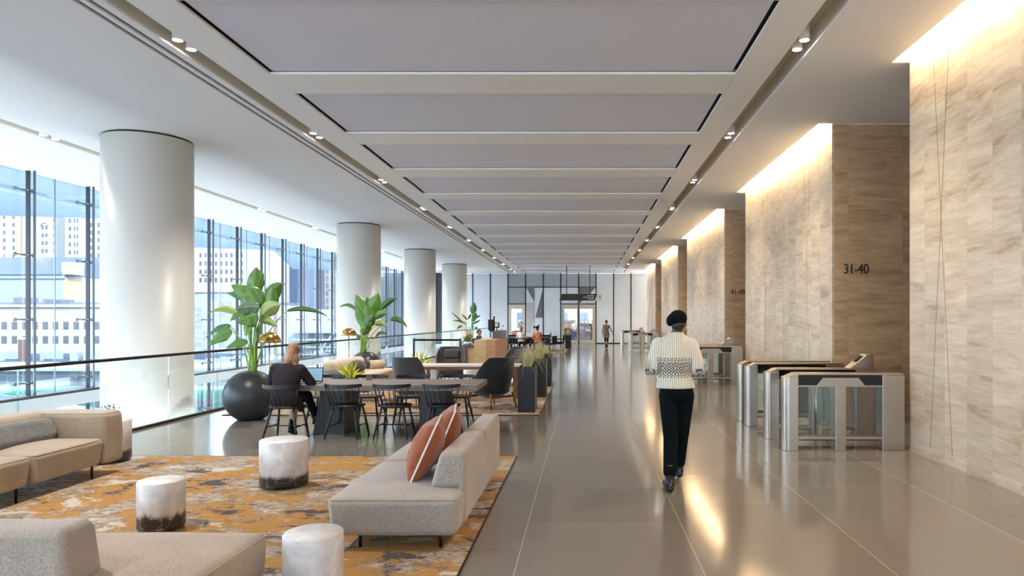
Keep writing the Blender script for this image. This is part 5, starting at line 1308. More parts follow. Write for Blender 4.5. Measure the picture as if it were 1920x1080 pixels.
MB().cyl((0.09, 0.1, -0.05), (0.09, 0.1, (619.5-593)*YM/F), 0.025, n=10).build('mast', 'black_metal', r)
MB().box(-0.02, 0.06, 0.02, 0.06, -0.05, 0).build('stand', 'black_metal', r)
r = thing('desk_tablet', 'tilted tablet with a lit portrait picture on the reception desk', 'tablet', (wx(931.5, 21.35), 21.35, 1.31)); 
q = MB().box(-0.085, 0.085, 0, 0.02, 0.10, 0.27); o = q.build('tablet', 'screen_black', r); o.rotation_euler = (math.radians(-12), 0, math.radians(14))
MB().box(-0.055, 0.05, -0.003, 0, 0.13, 0.25).build('screen', 'paper', o)
MB().cyl((0, 0.02, 0.0), (0, 0.03, 0.12), 0.015, n=8).build('stand', 'black_metal', r)
r = thing('desk_microphone', 'thin gooseneck microphone standing on the reception desk', 'microphone', (wx(941, 22.1), 22.1, 1.31))
MB().tube([(0, 0, 0), (0.0, 0, 0.08), (0.03, 0, 0.14)], 0.006, 6).build('gooseneck', 'chrome', r); MB().sphere((0.03, 0, 0.15), 0.022, 10, 8).build('head', 'rubber', r)
r = thing('flower_bowl', 'round white bowl with orange flowers and leaves on the reception counter', 'flower arrangement', (-3.47, 20.35, 0.9105))
MB().lathe([(0, 0), (0.07, 0), (0.14, 0.04), (0.13, 0.085), (0.11, 0.085), (0, 0.07)], n=28).build('bowl', 'ceramic_white', r)
m_ = MB()
for k in range(34):
    a = random.uniform(0, 6.28); el = random.uniform(0.5, 1.5); l_ = random.uniform(0.15, 0.3); blade(m_, (0, 0, 0.07), (math.cos(a)*math.cos(el)*l_, math.sin(a)*math.cos(el)*l_, 0.07+math.sin(el)*l_), 0.03, random.uniform(0, 1), 0.05, n=5, m=1)
m_.build('foliage', 'leaf_green', r); m_ = MB()
for k in range(14):
    a = random.uniform(0, 6.28); rr = random.uniform(0, 0.13); m_.sphere((rr*math.cos(a), rr*math.sin(a), 0.26+random.uniform(-.05, .08)), (0.028, 0.028, 0.02), 8, 6)
m_.build('blossoms', 'flower_orange', r)
# receptionist's task chair
r = thing('office_chair', 'dark office chair on which the receptionist sits', 'chair', (wx(897, 23.3), 23.45, 0))
MB().rbox(-0.24, 0.24, -0.22, 0.24, 0.43, 0.50, 0.03, 3, 2).build('seat', 'dark_felt', r); MB().rbox(-0.22, 0.22, 0.22, 0.28, 0.55, 0.98, 0.03, 3, 2).build('backrest', 'dark_felt', r); MB().cyl((0, 0, 0.06), (0, 0, 0.43), 0.03, n=10).build('gas_lift', 'black_metal', r)
MB().box(-0.02, 0.02, 0.2, 0.24, 0.45, 0.6).build('back_bracket', 'black_metal', r)
q = MB(); [q.cyl((0, 0, 0.07), (0.28*math.cos(a), 0.28*math.sin(a), 0.04), 0.02, n=8) for a in (0.3, 1.56, 2.8, 4.1, 5.3)]; [q.sphere((0.28*math.cos(a), 0.28*math.sin(a), 0.03), 0.03, 8, 6) for a in (0.3, 1.56, 2.8, 4.1, 5.3)]; q.build('wheel_base', 'black_metal', r)
# ================================================================== FAR TABLE GROUP
ft = thing('dining_table', 'distant long table with a thin pale top, at which two people sit', 'table', (wx(952, 35.6), 35.6, RZ)); Wt = wx(1034, 35.6)-wx(952, 35.6)
MB().box(0, Wt, 0, 0.9, 0.70, 0.74).build('top', 'dark_stone', ft)
for x in (0.15, Wt/2, Wt-0.15): MB().box(x-0.04, x+0.04, 0.2, 0.7, 0, 0.70).build('leg', 'black_metal', ft)
dup(ch, (wx(976, 34.9), 34.9, RZ), 0.05, 'distant black spindle chair holding the person in white', 'far table chairs', 0.95)
oc = dup(ch, (wx(1008.5, 34.9), 34.9, RZ), -0.12, 'distant tan draped chair holding the person in pink', 'far table chairs', 0.95)
for c_ in kids(oc):
    if c_.name.startswith(('spindle', 'crest', 'seat')):
        c_.data = c_.data.copy(); c_.data.materials.clear(); c_.data.materials.append(M['cloth_camel'])
for i, px in enumerate((959, 992)): dup(ch, (wx(px, 35.0), 35.0, RZ), 0.2-0.4*i, ('distant empty black spindle chair at the left end of the far table', 'distant empty black spindle chair between the two seated people')[i], 'far table chairs', 0.93)
def armchair(px, Y, rz, lab):
    r = thing('black_armchair', lab, 'armchair', (wx(px, Y), Y, RZ), rz, 'distant black armchairs')
    MB().rbox(-0.30, 0.30, -0.28, 0.28, 0.36, 0.46, 0.03, 3, 2).build('seat', 'cloth_black', r); MB().rbox(-0.32, 0.32, -0.33, -0.25, 0.42, 0.82, 0.03, 3, 2).build('backrest', 'cloth_black', r)
    for x in (-0.3, 0.3):
        MB().rbox(x-0.03, x+0.03, -0.25, 0.25, 0.58, 0.63, 0.015, 2, 1).build('armrest', 'black_wood', r)
        for y in (-0.26, 0.25): MB().cyl((x, y, 0), (x, y, 0.6), 0.017, n=8).build('leg', 'cloth_taupe', r)
    return r
for px, Y, rz, lab in ((963, 37.3, 3.1, 'distant black armchair across the far table, left'), (995, 37.4, 3.2, 'distant black armchair across the far table, middle'), (1020, 37.2, 3.0, 'distant black armchair across the far table, right'), (1030, 35.2, 1.3, 'distant black armchair at the right end of the far table'), (1047, 36.8, 1.6, 'rightmost distant black armchair, before the double door')): armchair(px, Y, rz, lab)
r = thing('flower_vase', 'distant tall vase of white flowers on the far table', 'flower arrangement', (wx(975.5, 36.2), 36.2, RZ+0.7405)); MB().lathe([(0, 0), (0.05, 0), (0.045, 0.3), (0.06, 0.42), (0.0, 0.40)], n=20).build('vase', 'glass_clear', r)
m_ = MB()
for k in range(16):
    a = random.uniform(0, 6.28); rr = random.uniform(0.03, 0.24); z_ = 0.66+random.uniform(0, 0.2)-rr*0.3; m_.tube([(0, 0, 0.1), (rr*0.3*math.cos(a), rr*0.3*math.sin(a), 0.45), (rr*math.cos(a), rr*math.sin(a), z_)], 0.006, 4)
m_.build('flower_stems', 'stem_green', r); m_ = MB()
for k in range(26):
    a = random.uniform(0, 6.28); rr = random.uniform(0.0, 0.24); z_ = 0.70+random.uniform(0, 0.2)-rr*0.3; m_.sphere((rr*math.cos(a), rr*math.sin(a), z_), 0.04, 7, 5)
m_.build('flower_heads', 'flower_white', r)
r = thing('open_laptop', 'distant open laptop with pale back, on the far table between the two people', 'laptop', (wx(992, 36.1), 36.1, RZ+0.7405)); MB().box(-0.17, 0.17, -0.12, 0.12, 0, 0.015).build('base', 'steel', r); o = MB().box(-0.17, 0.17, 0, 0.01, 0, 0.23).build('lid', 'paper', r, loc=(0, 0.12, 0.01)); o.rotation_euler = (-0.2, 0, 0)
r = thing('bottle', 'small dark bottle standing near the right end of the far table', 'bottle', (wx(1032.5, 36.0), 36.0, RZ+0.7405)); MB().lathe([(0, 0), (0.035, 0), (0.035, 0.16), (0.013, 0.22), (0.013, 0.29), (0, 0.29)], n=16).build('glass', 'planter_black', r)
r = thing('table_lamp', 'small dark desk lamp on the far table beside the person in pink', 'lamp', (wx(1002, 36.2), 36.2, RZ+0.7405)); MB().cyl((0, 0, 0), (0, 0, 0.5), 0.012, n=8).build('pole', 'steel', r); MB().rbox(-0.05, 0.05, -0.04, 0.04, 0.46, 0.58, 0.02, 2, 1).build('lamp_head', 'black_metal', r); MB().lathe([(0, 0), (0.07, 0), (0.07, 0.015), (0, 0.015)], n=18).build('base', 'black_metal', r)
# cafe furniture beyond the doors
YC = YB+3.0
r = thing('cafe_counter', 'wine coloured cafe counter with a wood top beyond the double door', 'counter', (wx(1054, YC), YC, 0)); Wc = wx(1125, YC)-wx(1054, YC)
MB().box(0, Wc, 0, 0.6, 0, 1.02).build('front', 'counter_wine', r); MB().box(-0.02, Wc+0.02, -0.04, 0.64, 1.021, 1.08).build('wood_top', 'counter_wood', r)
r = thing('cafe_shelf', 'brown stepped display shelf on the left of the cafe counter', 'shelf', (wx(1062, YC), YC+0.75, 0)); MB().box(-0.6, 0.75, 0, 0.5, 0, 1.3).build('cabinet', 'counter_wood', r); MB().box(-0.62, 0.78, -0.03, 0.53, 1.301, 1.35).build('top', 'dark_stone', r); MB().box(-0.6, 0.6, 0.05, 0.45, 1.351, 1.62).build('upper_step', 'cloth_taupe', r)
r = thing('cafe_bench', 'orange timber bench seen through the single glass door', 'bench', (wx(969, YC), YC, 0)); MB().box(-0.55, 0.55, 0, 0.5, 0.7, 0.78).build('top', 'counter_wood', r); MB().box(-0.5, 0.5, 0.05, 0.45, 0, 0.7).build('body', 'flower_orange', r); MB().rbox(-0.35, 0.4, 0.1, 0.4, 0.781, 0.86, 0.02, 2, 1).build('cushion', 'cloth_denim', r)
# ================================================================== PEOPLE
def head_parts(h, yaw=0.0, s=1.0, pitch=0.0):
    """face looks along +y before yaw; h = centre of the head"""
    R = Matrix.Rotation(yaw, 4, 'Z') @ Matrix.Rotation(pitch, 4, 'X'); h = Vector(h)
    P = lambda x, y, z: h+(R @ Vector((x*s, y*s, z*s)))
    m3 = R.to_3x3()
    return [('e', P(0, -0.012, 0.025), (0.074*s, 0.092*s, 0.088*s), m3), ('e', P(0, 0.025, -0.045), (0.056*s, 0.062*s, 0.062*s), m3),
            ('c', P(0, 0.088, 0.012), P(0, 0.106, -0.022), 0.008*s, 0.013*s),
            ('e', P(-0.077, -0.005, -0.008), (0.010*s, 0.019*s, 0.030*s), m3), ('e', P(0.077, -0.005, -0.008), (0.010*s, 0.019*s, 0.030*s), m3),
            ('c', P(-0.02, 0.080, -0.050), P(0.02, 0.080, -0.050), 0.009*s, 0.009*s), ('e', P(0, 0.068, -0.085), (0.02*s, 0.02*s, 0.016*s), m3)]
def face_features(root, h, yaw, s=1.0, pitch=0.0):
    R = Matrix.Rotation(yaw, 4, 'Z') @ Matrix.Rotation(pitch, 4, 'X'); h = Vector(h); m3 = R.to_3x3()
    P = lambda x, y, z: h+(R @ Vector((x*s, y*s, z*s)))
    e = MB(); e.sphere(P(-0.031, 0.082, 0.012), 0.011*s, 10, 8); e.sphere(P(0.031, 0.082, 0.012), 0.011*s, 10, 8); e.build('eyes', 'hair_black', root)
    e = MB(); e.tube([P(-0.047, 0.083, 0.032), P(-0.03, 0.091, 0.037), P(-0.014, 0.090, 0.033)], 0.004*s, 5); e.tube([P(0.047, 0.083, 0.032), P(0.03, 0.091, 0.037), P(0.014, 0.090, 0.033)], 0.004*s, 5); e.build('eyebrows', 'hair_black', root)
    e = MB(); e.tube([P(-0.022, 0.084, -0.05), P(0, 0.091, -0.052), P(0.022, 0.084, -0.05)], 0.0045*s, 6); e.build('lips', 'cloth_pink', root)
def hand_parts(w, d, palm_n, side, s=1.0, curl=0.5):
    """w wrist, d pointing direction, palm_n palm normal, side = +1 thumb towards d x palm_n"""
    w, d, pn = Vector(w), Vector(d).normalized(), Vector(palm_n).normalized(); x = d.cross(pn).normalized()*side
    out = []; c = w+d*0.045*s
    for k in range(4): out.append(('c', w+d*0.012*s+x*(0.018-0.012*k)*s, w+d*0.082*s+x*(0.030-0.020*k)*s, 0.014*s, 0.0115*s))
    ln = (0.068, 0.076, 0.070, 0.055)
    for k in range(4):
        b = w+d*0.085*s+x*(0.031-0.0205*k)*s; L = ln[k]*s; p = b; ang = 0.0
        for seg, fr in enumerate((0.45, 0.32, 0.23)):
            ang += curl*(0.55+0.12*k); q = p+(d*math.cos(ang)+pn*math.sin(ang))*L*fr
            out.append(('c', p, q, (0.0092-0.0008*seg)*s, (0.0086-0.0008*seg)*s)); p = q
    b = w+d*0.025*s+x*0.024*s; m = b+(d*0.55+x*0.75+pn*0.25).normalized()*0.038*s; e = m+(d*0.85+x*0.25+pn*0.35).normalized()*0.030*s
    out += [('c', b, m, 0.013*s, 0.0105*s), ('c', m, e, 0.0105*s, 0.0085*s)]
    return out
def person(lab, loc, J, skin, vox=0.012, top=None, bottom=None, shoes=None, hair=None, face=True, hands=True, headyaw=0.0, headpitch=0.0, curl=0.5, group=None, rz=0.0, topw=0.9):
    """J joints in local coordinates: head neck chest waist pelvis, sh/el/wr/hip/kn/an/toe lists [left, right]"""
    r = thing('person', lab, 'person', loc, rz, group)
    V_ = lambda k: Vector(J[k]) if not isinstance(J[k], list) else [Vector(q) for q in J[k]]
    head, neck, chest, waist, pel = (V_(k) for k in ('head', 'neck', 'chest', 'waist', 'pelvis'))
    up = (head-neck).normalized()
    bd = head_parts(head, headyaw, 1.0, headpitch)
    bd += [('c', neck-up*0.03, head-up*0.05, 0.052, 0.050), ('e', chest, (0.155, 0.10, 0.17)), ('e', waist, (0.125, 0.09, 0.13)), ('e', pel, (0.165, 0.115, 0.12)), ('c', chest, waist, 0.10, 0.10), ('c', waist, pel, 0.10, 0.11), ('c', neck, chest, 0.055, 0.11)]
    for i in (0, 1):
        sh, el, wr = V_('sh')[i], V_('el')[i], V_('wr')[i]; hp, kn, an, to = V_('hip')[i], V_('kn')[i], V_('an')[i], V_('toe')[i]
        bd += [('c', sh, el, 0.046, 0.037), ('c', el, wr, 0.036, 0.025), ('c', chest+(sh-chest)*0.45, sh, 0.065, 0.05)]
        bd += [('c', hp, kn, 0.078, 0.052), ('c', kn, kn.lerp(an, 0.35), 0.050, 0.053), ('c', kn.lerp(an, 0.35), an, 0.052, 0.033), ('c', an, to, 0.036, 0.028)]
        if hands:
            d = (wr-el).normalized(); pn = Vector(J.get('palm', [(0, 0, -1), (0, 0, -1)])[i]); pn = pn-d*pn.dot(d)
            bd += hand_parts(wr, d, pn, (1 if i == 0 else -1), 1.0, curl)
    blob_obj('body', bd, vox, skin, r, 3)
    if face: face_features(r, head, headyaw, 1.0, headpitch)
    if top:
        mt, g, cuff = top; t_ = [('e', chest, (0.165*g, 0.115*g, 0.18)), ('e', waist, (0.145*g, 0.11*g, 0.15)), ('e', pel+Vector((0, 0, 0.05)), (0.172*g, 0.128*g, 0.11)), ('c', chest, pel, 0.115*g, 0.12*g), ('c', neck-up*0.035, chest, 0.072, 0.125*g)]
        for i in (0, 1):
            sh, el, wr = V_('sh')[i], V_('el')[i], V_('wr')[i]
            t_ += [('c', chest+(sh-chest)*0.4, sh, 0.082*g, 0.062*g), ('c', sh, el, 0.062*g*topw, 0.050*g*topw), ('c', el, el.lerp(wr, cuff), 0.050*g*topw, 0.040*g*topw)]
        blob_obj('top', t_, vox, mt, r, 4)
    if bottom:
        mt, g, ln = bottom; t_ = [('e', pel, (0.175*g, 0.125*g, 0.13)), ]
        for i in (0, 1):
            hp, kn, an = V_('hip')[i], V_('kn')[i], V_('an')[i]
            t_ += [('c', hp, kn, 0.088*g, 0.064*g), ('c', kn, kn.lerp(an, ln), 0.062*g, 0.052*g), ('c', pel, hp, 0.11*g, 0.09*g)]
        blob_obj('trousers', t_, vox, mt, r, 4)
    if shoes:
        mt, hgt = shoes
        for i in (0, 1):
            kn, an, to = V_('kn')[i], V_('an')[i], V_('toe')[i]; s_ = [('c', an+(kn-an).normalized()*hgt, an, 0.050, 0.045), ('c', an+(to-an)*-0.25+Vector((0, 0, -0.02)), to, 0.040, 0.034), ('c', an, to, 0.045, 0.034)]
            blob_obj('shoe', s_, min(vox, 0.012), mt, r, 2)
    return r
# ---- the walking woman in the cream sweater (walks away from the camera)
WX, WY = 0.885, 6.80
def sweater_mat():
    t = NT('sweater'); v = t.coords(); s = t.n('SeparateXYZ'); t.l(v, s.inputs[0])
    X, Y_, Z = s.outputs['X'], s.outputs['Y'], s.outputs['Z']
    ang = t.math('ARCTAN2', X, t.math('MULTIPLY', Y_, -1.6))
    rib = t.math('SINE', t.math('MULTIPLY', X, 2*math.pi/0.021))
    rib01 = t.math('ADD', t.math('MULTIPLY', rib, 0.5), 0.5)
    cream = t.mix(rib01, srgb(188, 178, 158), srgb(228, 221, 206))
    # patterned band between two heights across the back
    z0, z1 = 1.085, 1.28
    zn = t.math('DIVIDE', t.math('SUBTRACT', Z, z0), z1-z0)
    def tri(x, per):
        f = t.math('FRACT', t.math('ADD', t.math('DIVIDE', x, per), 50.0)); return t.math('ABSOLUTE', t.math('SUBTRACT', f, 0.5))
    dia = t.math('ADD', t.math('MULTIPLY', tri(X, 0.115), 2.0), t.math('MULTIPLY', t.math('ABSOLUTE', t.math('SUBTRACT', zn, 0.47)), 3.2))
    rings = t.math('GREATER_THAN', t.math('FRACT', t.math('MULTIPLY', dia, 2.2)), 0.5)
    mid = t.math('MULTIPLY', t.math('GREATER_THAN', zn, 0.2), t.math('LESS_THAN', zn, 0.74))
    fr = t.math('FRACT', t.math('ADD', t.math('DIVIDE', X, 0.034), 50.0)); zf = t.math('FRACT', t.math('MULTIPLY', zn, 8.0))
    key = t.math('GREATER_THAN', t.math('ABSOLUTE', t.math('SUBTRACT', fr, zf)), 0.42)
    notmid = t.math('SUBTRACT', 1.0, mid)
    pat = t.math('ADD', t.math('MULTIPLY', rings, mid), t.math('MULTIPLY', key, notmid))
    band = t.math('MULTIPLY', t.math('GREATER_THAN', zn, 0.0), t.math('LESS_THAN', zn, 1.0))
    back = t.math('MULTIPLY', t.math('LESS_THAN', t.math('ABSOLUTE', X), 0.172), band)
    f = t.math('MULTIPLY', pat, back, clamp=True)
    # sleeve end motif
    sl = t.math('MULTIPLY', t.math('GREATER_THAN', t.math('ABSOLUTE', X), 0.188), t.math('MULTIPLY', t.math('LESS_THAN', Z, 1.17), t.math('GREATER_THAN', t.noise(v, 22, 3), 0.52)))
    f2 = t.math('MAXIMUM', f, t.math('MULTIPLY', sl, 0.85))
    t.base(t.mix(f2, cream, srgb(24, 34, 38))); t.set(Roughness=1.0); t.bsdf.inputs['Sheen Weight'].default_value = 0.3
    fz = t.noise(v, 160, 2); t.bump(t.math('ADD', rib01, t.math('MULTIPLY', fz, 0.6)), 0.7, 0.006); M['sweater'] = t.m
sweater_mat()
def lx(px, Y=WY): return wx(px, Y)-WX
def lz(py, Y=WY): return wz(py, Y)
wm = thing('person', 'person in a cream patterned sweater, black trousers and dark beret walking away', 'person', (WX, WY, 0))
hd = Vector((lx(1270), 0.0, 1.625))
nk = Vector((lx(1267), -0.01, 1.50)); chs = Vector((lx(1264), 0, 1.33)); pelv = Vector((lx(1268), 0, 0.97))
sh = [Vector((lx(1236), 0, 1.425)), Vector((lx(1294), 0, 1.42))]; el = [Vector((lx(1226), -0.03, 1.17)), Vector((lx(1305), -0.03, 1.17))]; wr = [Vector((lx(1240), 0.19, 1.13)), Vector((lx(1292), 0.19, 1.15))]
hip = [Vector((lx(1253), 0, 0.93)), Vector((lx(1284), 0, 0.93))]; kn = [Vector((lx(1257), -0.03, 0.50)), Vector((lx(1281), 0.10, 0.50))]; an = [Vector((lx(1257, 6.55), -0.22, 0.095)), Vector((lx(1273, 7.0), 0.22, 0.13))]; toe = [Vector((lx(1255, 6.5), -0.03, 0.035)), Vector((lx(1272, 7.1), 0.39, 0.05))]
bd = head_parts(hd, math.radians(-8)); bd += [('c', nk-Vector((0, 0, 0.05)), hd-Vector((0, 0.02, 0.05)), 0.054, 0.052), ('e', chs, (0.15, 0.10, 0.17)), ('e', pelv, (0.155, 0.115, 0.12)), ('c', chs, pelv, 0.11, 0.12), ('c', nk, chs, 0.06, 0.11)]
for i in (0, 1):
    bd += [('c', sh[i], el[i], 0.045, 0.036), ('c', el[i], wr[i], 0.035, 0.025), ('c', chs.lerp(sh[i], 0.5), sh[i], 0.06, 0.05), ('c', hip[i], kn[i], 0.075, 0.052), ('c', kn[i], an[i], 0.055, 0.034), ('c', an[i], toe[i], 0.036, 0.03)]
    bd += hand_parts(wr[i], wr[i]-el[i], (1 if i == 0 else -1, 0, -0.2), 1 if i == 0 else -1, 1.0, 0.6)
blob_obj('body', bd, 0.008, 'skin_dark', wm, 3); face_features(wm, hd, math.radians(-8))
# sweater: ribbed drop shoulders, wide bell sleeves, flared hem
sw = [('f', [((pelv.x-0.005, 0, 0.975), 0.200, 0.150), ((pelv.x-0.008, 0, 1.03), 0.186, 0.142), ((chs.x, 0, 1.10), 0.172, 0.135), ((chs.x, 0, 1.25), 0.185, 0.14), ((chs.x, 0, 1.38), 0.190, 0.135), ((chs.x, -0.005, 1.45), 0.165, 0.115), ((nk.x, -0.01, 1.50), 0.095, 0.085), ((nk.x, -0.01, 1.53), 0.068, 0.066)])]
for i in (0, 1):
    sg = -1 if i == 0 else 1
    sw += [('c', chs.lerp(sh[i], 0.6)+Vector((0, 0, 0.0)), sh[i]+Vector((sg*-0.005, 0, -0.03)), 0.095, 0.085), ('c', sh[i]+Vector((0, 0, -0.03)), el[i]+Vector((sg*0.0, 0.0, 0.03)), 0.085, 0.082), ('c', el[i]+Vector((0, 0, 0.02)), el[i].lerp(wr[i], 0.95), 0.080, 0.068)]
blob_obj('sweater', sw, 0.009, 'sweater', wm, 3, label='cream ribbed sweater with a black diamond band')
fr_ = MB()
for i in (0, 1):
    for k in range(30):
        a = random.uniform(-0.5, 1.0); p = el[i]+Vector(((1 if i else -1)*0.06+random.uniform(-0.03, 0.03), -0.05+random.uniform(-0.02, 0.06), random.uniform(-0.02, 0.10))); fr_.tube([p, p+Vector((random.uniform(-.012, .012)+(0.01 if i else -0.01), -0.012, -0.035)), p+Vector((random.uniform(-.012, .012), -0.010, -0.07))], 0.004, 4)
fr_.build('fringe', 'sweater', wm)['kind'] = 'stuff'
tr = [('f', [((hip[0].x+0.004, 0, 0.60), 0.09, 0.10), ((hip[0].x+0.004, 0, 0.61), 0.09, 0.10)]), ('e', pelv+Vector((0, -0.01, -0.02)), (0.172, 0.130, 0.12))]
tr = [('e', pelv+Vector((0, -0.01, -0.03)), (0.170, 0.130, 0.12)), ('c', hip[0]+Vector((0, 0, -0.03)), kn[0], 0.096, 0.078), ('c', hip[1]+Vector((0, 0, -0.03)), kn[1], 0.096, 0.074), ('c', kn[0], kn[0].lerp(an[0], 0.80), 0.076, 0.068), ('c', kn[1], kn[1].lerp(an[1], 0.82), 0.072, 0.062)]
blob_obj('trousers', tr, 0.010, 'cloth_teal_black', wm, 4)
for i in (0, 1):
    blob_obj('boot', [('c', an[i]+(kn[i]-an[i])*0.24, an[i], 0.056, 0.046), ('c', an[i]+Vector((0, -0.05, -0.055)), toe[i], 0.036, 0.037), ('c', an[i]+Vector((0, -0.03, -0.02)), toe[i]+Vector((0, 0.0, 0.005)), 0.045, 0.036)], 0.008, 'boot_leather', wm, 2)
MB().lathe([(0.052, 0), (0.053, 0.01), (0.05, 0.06)], (an[0]+(kn[0]-an[0])*0.235)+Vector((0, 0, 0)), 20).build('sock', 'sock_mustard', wm)
Rb = Matrix.Rotation(math.radians(24), 3, 'Y') @ Matrix.Rotation(math.radians(10), 3, 'X')
blob_obj('beret', [('e', hd+Vector((0.004, -0.022, 0.045)), (0.092, 0.102, 0.082)), ('e', hd+Vector((-0.034, -0.035, 0.035)), (0.086, 0.092, 0.066), Matrix.Rotation(math.radians(-30), 3, 'Y')), ('e', hd+Vector((-0.078, -0.04, 0.0)), (0.036, 0.045, 0.040))], 0.009, 'hat_wool', wm, 14)
blob_obj('hair', [('e', hd+Vector((0, -0.055, -0.025)), (0.068, 0.055, 0.055))], 0.009, 'hair_black', wm, 3)
MB().lathe([(0.0, -0.009), (0.007, -0.004), (0.007, 0.004), (0, 0.009)], (hd.x+0.086, hd.y-0.01, hd.z-0.052), 10).build('earring', 'ceramic_white', wm)
# ---- the seated woman with the laptop
SX, SY = -4.17, 9.56
def mkseat(dx=0.0):
    return dict(head=(0.06, 0.10, 1.20), neck=(0.04, 0.03, 1.05), chest=(0.01, 0.0, 0.86), waist=(0, -0.04, 0.66), pelvis=(0, -0.05, 0.55),
        sh=[(-0.165, 0.02, 0.965), (0.185, 0.02, 0.955)], el=[(-0.27, 0.12, 0.74), (0.29, 0.14, 0.755)], wr=[(-0.06, 0.31, 0.775), (0.20, 0.34, 0.775)],
        hip=[(-0.09, 0.0, 0.54), (0.09, 0.0, 0.54)], kn=[(-0.06, 0.42, 0.52), (0.12, 0.42, 0.55)], an=[(0.02, 0.10, 0.10), (0.26, 0.40, 0.17)], toe=[(0.03, 0.21, 0.035), (0.32, 0.51, 0.10)])
J = mkseat()
ps = person('person with long blonde hair in a dark coat, using a laptop at the long table', (SX, SY, 0.0), J, 'skin_light', 0.009, None, None, ('boot_leather', 0.14), None, True, True, 0.0, -0.25, 0.55)
ct_ = [('f', [((0, -0.05, 0.47), 0.205, 0.14), ((0, -0.06, 0.56), 0.20, 0.135), ((0.0, -0.05, 0.68), 0.175, 0.125), ((0.01, -0.02, 0.82), 0.195, 0.135), ((0.01, 0.0, 0.93), 0.195, 0.13), ((0.02, 0.01, 1.0), 0.145, 0.105), ((0.03, 0.02, 1.045), 0.082, 0.08)])]
for i in (0, 1):
    s_, e_, w_ = Vector(J['sh'][i]), Vector(J['el'][i]), Vector(J['wr'][i]); ct_ += [('c', Vector(J['chest']).lerp(s_, 0.6)+Vector((0, 0, 0.03)), s_, 0.09, 0.078), ('c', s_, e_, 0.077, 0.066), ('c', e_, e_.lerp(w_, 0.86), 0.064, 0.048)]
ct_ += [('c', (-0.09, 0.0, 0.54), (-0.07, 0.28, 0.545), 0.10, 0.095), ('c', (0.09, 0.0, 0.54), (0.11, 0.28, 0.55), 0.10, 0.095), ('c', (0.17, -0.03, 0.52), (0.19, 0.02, 0.40), 0.05, 0.045)]
blob_obj('coat', ct_, 0.010, 'coat_dark', ps, 3)
blob_obj('trousers', [('c', (-0.09, 0.2, 0.55), (-0.06, 0.42, 0.52), 0.075, 0.066), ('c', (-0.06, 0.42, 0.52), (0.005, 0.18, 0.20), 0.062, 0.052)], 0.010, 'cloth_beige', ps, 3)
blob_obj('trousers', [('c', (0.10, 0.2, 0.55), (0.12, 0.42, 0.55), 0.075, 0.066), ('c', (0.12, 0.42, 0.55), (0.235, 0.405, 0.26), 0.062, 0.05)], 0.010, 'cloth_black', ps, 3, label='dark trouser leg')
hd = Vector(J['head'])
hr = [('e', hd+Vector((0, -0.022, 0.035)), (0.086, 0.098, 0.098)), ('c', hd+Vector((0, -0.06, 0.0)), hd+Vector((-0.01, -0.09, -0.11)), 0.078, 0.072), ('c', hd+Vector((-0.045, -0.06, -0.06)), hd+Vector((-0.055, -0.10, -0.17)), 0.045, 0.035), ('c', hd+Vector((0.045, -0.05, -0.06)), hd+Vector((0.05, -0.10, -0.19)), 0.045, 0.036)]
hr += [('e', hd+Vector((0.0, -0.085, -0.10)), (0.108, 0.055, 0.12)), ('e', hd+Vector((0.0, -0.10, -0.19)), (0.095, 0.045, 0.08))]
hr += [('c', hd+Vector((0.045, -0.10, -0.17)), hd+Vector((0.04, -0.145, -0.24)), 0.034, 0.024), ('c', hd+Vector((0.04, -0.145, -0.24)), hd+Vector((0.065, -0.145, -0.31)), 0.022, 0.012), ('c', hd+Vector((-0.03, -0.11, -0.14)), hd+Vector((-0.02, -0.125, -0.22)), 0.032, 0.018)]
blob_obj('hair', hr, 0.009, 'hair_blonde', ps, 3)
hs_ = MB()
for k in range(120):
    a = random.uniform(-2.6, -0.55); x0 = 0.084*math.cos(a); y0 = 0.096*math.sin(a)-0.022
    p0 = hd+Vector((x0*0.6, y0*0.7, 0.115)); p1 = hd+Vector((x0*1.06, y0*1.08, 0.0)); p2 = hd+Vector((x0*0.95+0.0, y0*1.0-0.03, -0.12)); p3 = hd+Vector((x0*0.7+0.01, y0*0.8-0.05, -0.17-random.uniform(0, 0.03)))
    hs_.tube([p0, p1, p2, p3], [0.002, 0.003, 0.003, 0.001], 4)
hs_.build('hair_strands', 'hair_blonde', ps)
# ---- the distant walking woman in a taupe dress
FY = 39.8
J = dict(head=(0.0, 0, 1.53), neck=(0, -0.01, 1.38), chest=(0, 0, 1.22), waist=(0, 0, 1.05), pelvis=(0, 0, 0.90), sh=[(-0.155, 0, 1.31), (0.155, 0, 1.31)], el=[(-0.22, 0.0, 1.08), (0.25, 0, 1.10)], wr=[(-0.235, 0.05, 0.86), (0.34, 0.04, 0.92)],
    hip=[(-0.08, 0, 0.86), (0.08, 0, 0.86)], kn=[(-0.07, 0.0, 0.47), (0.07, 0.02, 0.47)], an=[(-0.035, -0.06, 0.09), (0.05, 0.10, 0.10)], toe=[(-0.03, 0.08, 0.03), (0.055, 0.24, 0.04)], palm=[(1, 0, 0), (-1, 0, 0)])
pf = person('distant person in a grey taupe dress and dark tights walking by the far glass wall', (wx(1137, FY), FY, 0), J, 'skin_mid', 0.014, ('cloth_taupe', 0.96, 0.95), None, ('boot_leather', 0.05), None, True, True, 0.1, topw=0.76)
blob_obj('dress_skirt', [('f', [((0, 0, 0.60), 0.155, 0.14), ((0, 0, 0.80), 0.19, 0.15), ((0, 0, 0.95), 0.17, 0.13), ((0, 0, 1.08), 0.145, 0.12)])], 0.014, 'cloth_taupe', pf, 3)
